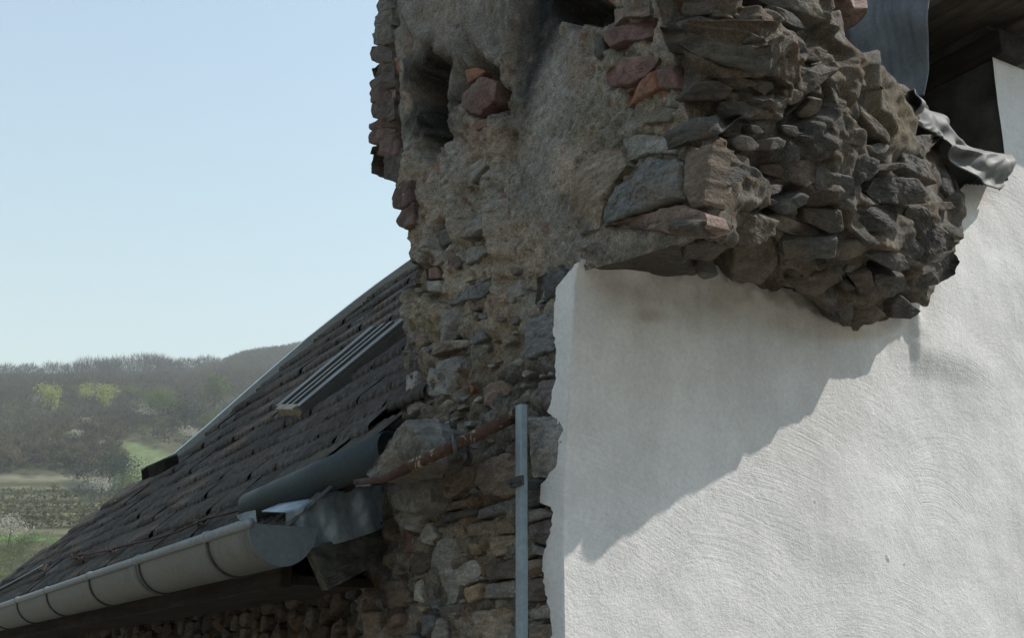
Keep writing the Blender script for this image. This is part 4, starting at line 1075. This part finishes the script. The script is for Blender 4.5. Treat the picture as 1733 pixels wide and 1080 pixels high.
# ------------------------------------------------------------------ wall under the eaves
ew = thing('eaves_wall', 'rubble stone wall beneath the gutter, its colour darkened for deep shade', 'wall', tuple(L(.1, -3, -6)))
zz = np.concatenate([[-6.1], np.linspace(-.1, .42, 110)]); qq = np.linspace(-6.55, -.8, 720)
Q_, Z_ = np.meshgrid(qq, zz); B_ = np.stack([np.full_like(Q_, .03), Q_, Z_], -1); Bl = Larr(B_)
lw1, lw2, lwi = worley(Bl / np.array([.075, .075, .05]), 401)
B_[..., 0] -= .018 * np.clip((lw2 - lw1) / .2, 0, 1) ** .6 * (.3 + lwi) + .008 * fbm(Bl / .03, 3, 403) - .01
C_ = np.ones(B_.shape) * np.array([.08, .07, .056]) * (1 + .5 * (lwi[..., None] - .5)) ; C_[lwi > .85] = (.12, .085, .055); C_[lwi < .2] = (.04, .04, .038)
me = grid_mesh('rubble_backing', Larr(B_)); set_col(me, C_); child('rubble_backing', me, ew, MORTAR)
V, Fc = [], []; box(V, Fc, L(.08, -6.55, -6.1), W * .5, -D * 5.7, Zv * 6.3); child('wall_core', mesh('wall_core', V, Fc, False), ew, DRK)
cnt = 0; q = -.98; far = []
while q > -6.3:
    step = .07 + .012 * abs(q); z = .02 + .02 * rng.random()
    nearz = cnt < 210 and q > -3.6
    while z < .33:
        hh = rng.uniform(.022, .07); wd = step * rng.uniform(.5, 1.15); dq = rng.uniform(-.02, .02)
        if rng.random() < .3: z += hh; continue
        pts = []
        for k in range(7):
            th = k / 7 * 6.283 + rng.uniform(-.25, .25); rj = rng.uniform(.75, 1.2); pts.append(L(.01, q + dq + math.cos(th) * wd * .5 * rj + math.sin(th) * hh * .3, z + math.sin(th) * hh * .52 * rj))
        o_ = L(.01, q, z); colr = rng.choice(['brown', 'dbrown', 'grey', 'dslate', 'slate', 'tan', 'dbrown', 'redbrown', 'olive'])
        me = stone_mesh('stone', pts, o_, -W, rng.uniform(.006, .025), 2000 + cnt + len(far), .03)
        if nearz: put_stone('stone', me, ew, colr, cnt, SLATE if 'slate' in colr else STONE, .42, .2); cnt += 1  # stone colours dimmed to paint in the shade under the eaves
        else: far.append(me)
        z += hh * 1.08
    q -= step
V, Fc = [], []
for me in far:
    b = len(V); V += [np.array(v.co) for v in me.vertices]; Fc += [tuple(b + i for i in p.vertices) for p in me.polygons]
    bpy.data.meshes.remove(me)
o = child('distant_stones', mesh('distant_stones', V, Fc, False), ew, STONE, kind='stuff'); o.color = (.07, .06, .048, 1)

# ------------------------------------------------------------------ tiled roof
PHI = math.radians(50)
RU = W * math.cos(PHI) + Zv * math.sin(PHI)             # up the slope
RN = -W * math.sin(PHI) + Zv * math.cos(PHI)
R0 = W * (GW + .05) + Zv * (GZ + ZC)
def onRoof(x, y, off=0.0):
    r = ray(x, y); c0 = np.array([0, 0, ZC]); o_ = R0 + RN * off; P = c0 + r * (((o_ - c0) @ RN) / (r @ RN))
    return float(P @ D), float((P - R0) @ RU), P
def RP(d_, s, h=0.0): return D * d_ + R0 - D * (R0 @ D) + RU * s + RN * h
roof = thing('tiled_roof', 'old dark ribbed tile roof of the lower house running up behind the masonry', 'roof', tuple(RP(4, 0) - Zv * .1))
vg = [onRoof(*a)[:2] for a in [(-60, 1040), (0, 992), (75, 938), (150, 882), (240, 815), (300, 775), (500, 603), (600, 523), (690, 462), (760, 410)]]
vs_ = np.array([a[1] for a in vg]); vd = np.array([a[0] for a in vg]); print('verge', np.round(vg, 2))
def verge_d(s): return float(np.interp(s, np.sort(vs_), vd[np.argsort(vs_)]))
srow = [-.035, .085, .20, .32, .39 + .01, .50, .61, .73, .86, .99, 1.11, 1.23, 1.34, 1.49, 1.63, 1.77, 1.92]
TW = .205; nrib = 5
def tile_mesh(seed, Ln):
    r_ = np.random.RandomState(seed); nx = 61; xs = np.linspace(0, TW - .009, nx)
    ph = xs / TW * nrib; prof = .0065 * np.exp(-(((ph % 1) - .5) / .13) ** 2) + .0015 * np.abs(np.sin(ph * math.pi)) ; prof[-3:] = .002; prof[:2] = .0015
    V = []; T = .0175
    rowsT = [(-.012, -T, 1), (-.004 + 0, -T * .98, 1), (-.002, -T * .5, 1), (-.001, -.006, 1.2), (.003, .0, 1.0), (.012, .003, 1.0), (Ln * .5, .002, .9), (Ln + .03, .0, .9)]
    rowsT[0] = (.012, -T, .6)
    for yy_, zz_, k in rowsT:
        nzr = r_.randn(nx) * (.0012 if yy_ < .02 else .0004)
        for i in range(nx):
            bulge = .002 * math.sin(ph[i] * math.pi * 1) ** 2 if zz_ < -.004 else 0
            V.append((xs[i], yy_ - bulge + nzr[i], zz_ + prof[i] * k + nzr[i] * .5))
    Fc = []
    for j in range(len(rowsT) - 1):
        for i in range(nx - 1): a = j * nx + i; Fc.append((a, a + 1, a + nx + 1, a + nx))
    return mesh('tile', V, Fc, True)
variants = [tile_mesh(50 + k, .14) for k in range(4)]
for v_ in variants: v_.materials.append(TILE)
rm = Matrix(((-D[0], RU[0], RN[0]), (-D[1], RU[1], RN[1]), (-D[2], RU[2], RN[2]))).to_4x4()
nt = 0
for k, s in enumerate(srow):
    ypx = min(range(455, 800, 3), key=lambda y_: abs(onRoof(705, y_)[1] - s)); dmin = 2.58 if s < .35 else max(2.5, onRoof(705, ypx)[0] - .25)
    d1 = verge_d(s); off_ = (k % 2) * TW * .5 + rng.uniform(-.01, .01)
    d_ = dmin + off_
    while d_ < d1 + TW * .8:
        if nt >= 298: break
        P = RP(min(d_, d1 + .02), s + rng.uniform(-.005, .005), .011 + rng.uniform(-.003, .004))
        o = bpy.data.objects.new('tile', variants[rng.randrange(4)]); sc.collection.objects.link(o); o.parent = roof
        mw = Matrix.Translation(Vector(P) - Vector(roof.location)) @ rm @ Matrix.Rotation(rng.gauss(0, .009), 4, 'Z') @ Matrix.Rotation(rng.gauss(-.115, .016), 4, 'X') @ Matrix.Rotation(rng.gauss(0, .011), 4, 'Y')
        o.matrix_local = mw; g = rng.uniform(.66, 1.08); rd = rng.random()
        o.color = ((.086 * g * (1.10 if rd > .75 else 1)), .078 * g, .069 * g * (.92 if rd > .8 else 1), 1); nt += 1
        d_ += TW
print('tiles', nt)
# underlay so no gaps show
pl = [RP(d_, s, -.03) for d_, s in [(2.5, -.03), (2.5, .17), (2.44, .17), (2.44, 1.95)]] + [RP(verge_d(s) + .03, s, -.012) for s in (1.9, 1.6, 1.3, 1.0, .7, .4, .2, .0)]
o = child('roof_boarding', mesh('roof_boarding', pl, [tuple(range(len(pl)))], False), roof, WOODD); solid(o, .02, -1)
pl2 = []
# far slope behind the roof so it has a body
V = [RP(2.44, 1.95, -.03), RP(verge_d(1.9), 1.95, -.03), RP(verge_d(1.9), 1.95, -.03) + W * 1.4 - Zv * 1.5, RP(2.44, 1.95, -.03) + W * 1.4 - Zv * 1.5]
child('rear_slope', mesh('rear_slope', V, [(0, 1, 2, 3)], False), roof, WOODD)

# metal verge strip along the roof edge
strip = thing('verge_strip', 'long pale metal strip along the sloping far edge of the tiled roof', 'metal strip', tuple(onRoof(480, 620)[2]))
pts = [onRoof(x, y, .012)[2] for x, y in [(298, 777), (350, 733), (430, 662), (520, 584), (600, 521), (645, 487), (700, 448)]]
V, Fc = [], []
up_ = RN * .022
for i in range(len(pts) - 1):
    a, b = pts[i], pts[i + 1]; wv = D * .045
    box(V, Fc, a - RN * .06 - D * .05, b - a, wv * 1.7, RN * .086)
child('strip', mesh('strip', V, Fc, False), strip, VERGE)
# bent rusty piece of sheet where the strip ends
rp = thing('bent_sheet', 'short black bent piece of sheet metal sticking out from the roof edge', 'sheet', tuple(onRoof(270, 792)[2]))
c0 = onRoof(298, 790, .03)[2]; dp = float(c0 @ np.array([0, cp, sp]) - ZC * sp)
def at_depth(x, y, dd):
    r = ray(x, y); return np.array([0, 0, ZC]) + r * dd / (r @ np.array([0, cp, sp]))
topl = [(239, 796), (248, 790), (262, 784), (278, 777), (300, 769)]; botl = [(241, 813), (252, 808), (262, 806), (280, 797), (303, 783)]
V = [at_depth(x, y, dp + .02 * math.sin(i)) for i, (x, y) in enumerate(topl)] + [at_depth(x, y, dp + .05 + .02 * math.sin(i * 2)) for i, (x, y) in enumerate(botl)]
o = child('sheet', mesh('sheet', V, [(i, i + 1, i + 6, i + 5) for i in range(4)], False), rp, BRKT); solid(o, .006)
# lower verge flashing at the roof foot, with a rusty end
vf = thing('roof_foot_flashing', 'pale metal flashing with a rusty tip at the lowest corner of the roof', 'flashing', tuple(onRoof(40, 975)[2]))
a, b, c_, d_ = onRoof(-30, 1012, .03)[2], onRoof(72, 957, .03)[2], onRoof(80, 962, .0)[2], onRoof(-30, 1018, .0)[2]
o = child('flashing', mesh('flashing', [a, (a + b) / 2 - Zv * .004, b, c_, (c_ + d_) / 2, d_], [(0, 1, 4, 5), (1, 2, 3, 4)], False), vf, VERGE); solid(o, .004)
a, b, c_ = onRoof(62, 964, .03)[2], onRoof(80, 955, .035)[2], onRoof(74, 966, .03)[2]
o = child('rusty_tip', mesh('rusty_tip', [a, b, c_], [(0, 1, 2)], False), vf, RUST); solid(o, .006)

# roof window frame: ribbed cover running up the slope
wf = thing('roof_window_frame', 'grey ribbed metal edge of a roof window running up the tiles', 'roof window', tuple(onRoof(490, 690)[2]))
B0, B1 = onRoof(524, 706)[2], onRoof(706, 556)[2]; A0 = onRoof(482, 704)[2]
wv = A0 - B0; wl = B1 - B0; wd = wl / np.linalg.norm(wl)
V, Fc = [], []; box(V, Fc, B0 - RN * .02, wv, wl, RN * .056); bevel(child('frame', mesh('frame', V, Fc, False), wf, WIND), .003)
for fr_, wd_ in ((.0, .16), (.34, .08), (.56, .08), (.84, .16)):
    V, Fc = [], []; box(V, Fc, B0 + wv * fr_ + RN * .035, wv * wd_, wl, RN * .012)
    bevel(child('rib', mesh('rib', V, Fc, False), wf, WINF), .002)
V, Fc = [], []; box(V, Fc, B0 + wv * .12 - wd * .02 + RN * .0, wv * .7, wd * .03, RN * .048); bevel(child('end_block', mesh('end_block', V, Fc, False), wf, STONE), .003).color = (.3, .27, .2, 1)

# ------------------------------------------------------------------ gutter
gut = thing('roof_gutter', 'grey zinc half round gutter hung below the roof tiles', 'gutter', tuple(W * GW + D * 3 + Zv * (GZ + ZC)))
GD0 = float((GP) @ D)                 # near end
RAD = .073; gcen = W * (GW + .012) + Zv * (GZ + ZC - .0)
def gp(d_, th, r=RAD, dz=0):          # th 0 = front rim, pi = back rim; passes underneath
    return gcen + D * d_ + (-W) * (r * math.cos(th)) * 1.0 - Zv * (r * 1.12 * math.sin(th)) + Zv * dz
fall = lambda d_: -.0 * (d_ - GD0)
ds = np.linspace(GD0, 7.6, 60); G = np.zeros((60, 26, 3))
for i, d_ in enumerate(ds):
    for j in range(26): G[i, j] = gp(d_, math.pi * j / 25)
solid(child('trough', grid_mesh('trough', G), gut, ZINC), .002)
V, Fc = [], []; tube(V, Fc, [gp(GD0 - .004, 0) - Zv * .0, gp(7.6, 0)], .0115, 14); child('rim', mesh('rim', V, Fc), gut, ZINCRIM)
# end cap
V = [gp(GD0 - .003, math.pi * j / 30, RAD * 1.02) for j in range(31)] ; V2 = [v + D * .012 for v in V]
Fc = [tuple(range(31)), tuple(range(61, 30, -1))] + [(j, j + 1, j + 32, j + 31) for j in range(30)] + [(0, 31, 61, 30)]
child('end_cap', mesh('end_cap', V + V2, Fc, False), gut, ZINCCAP)
def brk(d_):
    V, Fc = [], []
    for j in range(24):
        for r_, dd in ((RAD + .0015, -.007), (RAD + .0055, -.007), (RAD + .0055, .007), (RAD + .0015, .007)): V.append(gp(d_ + dd, .12 + (math.pi - .1) * j / 23, r_))
    for j in range(23):
        for k in range(4): a = j * 4; Fc.append((a + k, a + (k + 1) % 4, a + 4 + (k + 1) % 4, a + 4 + k))
    bo = child('bracket', mesh('bracket', V, Fc, False), gut, BRKT)
    V, Fc = [], []; tube(V, Fc, [gp(d_ - .006, 0), gp(d_ + .006, 0)], .0145, 14); new_obj('clip', mesh('clip', V, Fc), bo, ZINCRIM)
for x in (352, 236, 152, 80, 30, -12):
    # where the rim passes that pixel column
    best = min(np.linspace(GD0, 7.5, 1500), key=lambda d_: abs(px_of(gp(d_, 0))[0] - x)); brk(float(best))
for x in (226,):
    best = min(np.linspace(GD0, 7.5, 1500), key=lambda d_: abs(px_of(gp(d_, 0))[0] - x)); G = np.zeros((3, 26, 3))
    for i in range(3):
        for j in range(26): G[i, j] = gp(best + .03 * (i - 1), math.pi * j / 25, RAD + .0022)
    solid(child('joint_sleeve', grid_mesh('joint_sleeve', G), gut, ZINC), .0015)
# fascia
fas = thing('fascia_board', 'dark wooden fascia board in shadow behind the gutter', 'board', tuple(L(-.2, -3, .2)))
V, Fc = [], []
fz = float(onR(256, 1036, -.215)[2])
box(V, Fc, L(-.215, -6.4, fz), W * .03, -D * (6.4 - .865), Zv * .13); bevel(child('board', mesh('board', V, Fc, False), fas, WOODD), .003)
V, Fc = [], []; box(V, Fc, L(-.185, -6.4, fz + .008), W * .21, -D * (6.4 - .87), Zv * .02); child('soffit', mesh('soffit', V, Fc, False), fas, WOODD)

def R_(x, y, u): return L(*onR(x, y, u))
# half round dark metal piece over the lowest tiles
pipe = thing('dark_half_pipe', 'dark teal half round metal channel lying on the lowest roof tiles', 'channel', tuple(onRoof(550, 800, .03)[2]))
pa = onRoof(424, 862, .05)[2]; pb = R_(664, 764, -.115)
ax = pb - pa; ax /= np.linalg.norm(ax); s1_ = np.cross(ax, Zv); s1_ /= np.linalg.norm(s1_)
if s1_ @ W > 0: s1_ = -s1_
s2_ = np.cross(s1_, ax); s2_ = s2_ if s2_[2] > 0 else -s2_
G = np.zeros((2, 30, 3))
for i, (p_, r_) in enumerate(((pa, .036), (pb, .044))):
    for j in range(30):
        th = math.radians(-75 + 215 * j / 29); G[i, j] = p_ + s1_ * r_ * math.cos(th) + s2_ * r_ * math.sin(th)
solid(child('channel', grid_mesh('channel', G), pipe, DARKM), .003)

# lead apron between gutter end and masonry, on its board end
lead = thing('lead_apron', 'dented blue grey lead sheet folded over the board beside the gutter end', 'flashing', tuple(L(-.1, -.85, .35)))
TQ = -.80
def onQ(x, y, q=TQ): return onW(x, y, q)
tl = [(484, 868), (530, 848), (560, 838), (600, 827), (648, 822)]; bl = [(492, 935), (525, 929), (570, 921), (610, 909), (652, 893)]
qs = [-.645, -.665, -.70, -.74, -.79]
ta = cinterp(np.linspace(0, 4, 60), range(5), np.array([onQ(x, y, q) for (x, y), q in zip(tl, qs)])); ba = cinterp(np.linspace(0, 4, 60), range(5), np.array([onQ(x, y, q) for (x, y), q in zip(bl, qs)]))
G = np.zeros((30, 60, 3))
for i in range(30): t = i / 29; G[i] = ta * (1 - t) + ba * t
G[..., 1] += .012 * fbm(G / .05, 3, 501) + .007 * np.sin(G[..., 0] * 60 + G[..., 2] * 30)
top2 = G[0].copy(); Gt = np.zeros((6, 60, 3))
for i in range(6): Gt[5 - i] = top2 + np.array([0, -.03 * i, .004 * i])
solid(child('sheet', grid_mesh('sheet', Larr(np.concatenate([Gt[:-1], G]))), lead, LEAD), .003)
G = np.array([[onQ(400, 873, -.62), onQ(417, 867, -.62), onQ(432, 864, -.62)], [onQ(405, 880, -.62), onQ(418, 884, -.62), onQ(434, 884, -.62)]])
solid(child('fold', grid_mesh('fold', Larr(G), smooth=False), lead, LEAD), .003)
bd = thing('timber_end', 'weathered grey timber board with splintered lower edge under the lead sheet', 'board', tuple(L(-.1, -.86, .25)))
ta = [onQ(522, 924, -.66), onQ(590, 912, -.73), onQ(657, 891, -.80)]; ba = [onQ(556, 999, -.68), onQ(610, 968, -.74), onQ(665, 940, -.80)]
V = [L(*p) for p in ta + ba] + [L(p[0], p[1] - .035, p[2]) for p in ta + ba]
Fc = [(0, 1, 4, 3), (1, 2, 5, 4), (6, 9, 10, 7), (7, 10, 11, 8), (0, 3, 9, 6), (3, 4, 10, 9), (4, 5, 11, 10), (2, 8, 11, 5), (0, 6, 7, 1), (1, 7, 8, 2)]
child('board', mesh('board', V, Fc, False), bd, WOODG)
for k in range(5):                     # splinter strips at the lower edge
    V, Fc = [], []; f0 = .02 + .035 * k
    a = ba[0] * (1 - f0 * 2) + ta[0] * f0 * 2; b = ba[2] * (1 - f0 * 1.6) + ta[2] * f0 * 1.6; n_ = 10; rr = random.Random(k)
    pts = [L(*(a + (b - a) * i / n_ + np.array([0, .006 + .003 * rr.random(), .002 * rr.uniform(-1, 1)]))) for i in range(n_ + 1)]
    tube(V, Fc, pts, [(.0022, .0035)] * len(pts), 6); child('splinter', mesh('splinter', V, Fc, False), bd, WOODG)

# ------------------------------------------------------------------ rusty rod and galvanised post
rod = thing('rusty_rod', 'rusty iron rod with flaking cream paint fixed slantwise to the stones', 'rod', tuple(L(-.05, -.3, .5)))
def R_(x, y, u): return L(*onR(x, y, u))
V, Fc = [], []
pp = [R_(600, 817, -.235), R_(632, 814, -.235), R_(650, 811, -.23), R_(668, 803, -.225), R_(692, 791, -.215)]
tube(V, Fc, pp, [(.003, .006), (.003, .007), (.004, .0085), (.007, .0095), (.0105, .0105)], 12); child('flattened_end', mesh('flattened_end', V, Fc), rod, RUST)
V, Fc = [], []; tube(V, Fc, [R_(690, 792, -.215), R_(730, 773, -.20), R_(770, 754, -.155), R_(820, 730, -.10), R_(872, 704, -.048)], [.0108, .0112, .0116, .012, .0125], 16); child('bar', mesh('bar', V, Fc), rod, RUSTP)
V, Fc = [], []; tube(V, Fc, [R_(869, 706, -.045), R_(880, 701, -.045)], .0145, 14); child('collar', mesh('collar', V, Fc), rod, RUST)
V, Fc = [], []; tube(V, Fc, [R_(766, 741, -.155), R_(769, 752, -.175), R_(771, 764, -.175), R_(772, 776, -.155)], [(.004, .006)] * 4, 8); tube(V, Fc, [R_(766, 742, -.155), R_(774, 744, -.01)], .006, 8); tube(V, Fc, [R_(772, 775, -.155), R_(780, 777, -.01)], .006, 8)
child('holdfast', mesh('holdfast', V, Fc), rod, BRKT)
post = thing('galvanised_post', 'slim upright galvanised square tube beside the white plaster edge', 'post', tuple(R_(879, 1080, -.06)))
ptop = onR(880, 686, -.06); pw = .0155
V, Fc = [], []; box(V, Fc, L(-.066, ptop[1] - pw / 2, -6), W * pw, -D * (pw * 1.25), Zv * (ptop[2] + 6)); bevel(child('tube', mesh('tube', V, Fc, False), post, GALV), .002)
V, Fc = [], []; c0 = onR(880, 818, -.06); box(V, Fc, L(-.072, c0[1] - .017, c0[2] - .008), W * .006, -D * .042, Zv * .018); box(V, Fc, L(-.066, c0[1] - .017, c0[2] - .008), W * .08, -D * .004, Zv * .016); bevel(child('clamp', mesh('clamp', V, Fc, False), post, BRKT), .001)
for dx in (-.012, .020):
    V, Fc = [], []; tube(V, Fc, [L(-.079, c0[1] + dx, c0[2]), L(-.071, c0[1] + dx, c0[2])], .0045, 6); child('bolt', mesh('bolt', V, Fc, False), post, BRKT)
V, Fc = [], []; tube(V, Fc, [R_(885, 818, -.03), R_(925, 816, -.0)], .006, 8); child('anchor', mesh('anchor', V, Fc), post, BRKT)

# rusty wire tied along the eaves tiles
wr = thing('rusty_wire', 'twisted rusty wire lying along the lowest tiles above the gutter', 'wire', tuple(onRoof(200, 920, .02)[2]))
V, Fc = [], []
wp = [(104, 944), (128, 942), (150, 938), (172, 935), (190, 931), (200, 928), (230, 920), (262, 912), (300, 900), (330, 888), (352, 880), (380, 872), (412, 862)]
rr = random.Random(2); tube(V, Fc, [onRoof(x + rr.uniform(-2, 2), y + rr.uniform(-1.5, 1.5), .03)[2] for x, y in wp], .003, 6); child('strand', mesh('strand', V, Fc), wr, RUST)
for cx, cy in ((188, 930), (340, 884), (130, 942)):
    V, Fc = [], []; tube(V, Fc, [onRoof(cx + 9 * math.cos(t), cy + 5 * math.sin(t * 1.7), .03 + .012 * math.sin(t * 2))[2] for t in np.linspace(0, 9, 26)], .002, 5); child('knot', mesh('knot', V, Fc), wr, RUST)

# ------------------------------------------------------------------ haze
V, Fc = [], []; box(V, Fc, (-1450, -1450, ZC + GZ0 - 60), (2900, 0, 0), (0, 2900, 0), (0, 0, 420))
hz = new_obj('haze', mesh('haze', V, Fc, False), None, kind='stuff', label='thin pale haze in the valley air')
hm = bpy.data.materials.new('haze_air'); hm.use_nodes = True; t = hm.node_tree; t.nodes.clear()
pv = t.nodes.new('ShaderNodeVolumePrincipled'); pv.inputs['Color'].default_value = (.93, .96, 1, 1); pv.inputs['Density'].default_value = .00055; pv.inputs['Anisotropy'].default_value = .2
ot = t.nodes.new('ShaderNodeOutputMaterial'); t.links.new(pv.outputs[0], ot.inputs['Volume']); hz.data.materials.append(hm)
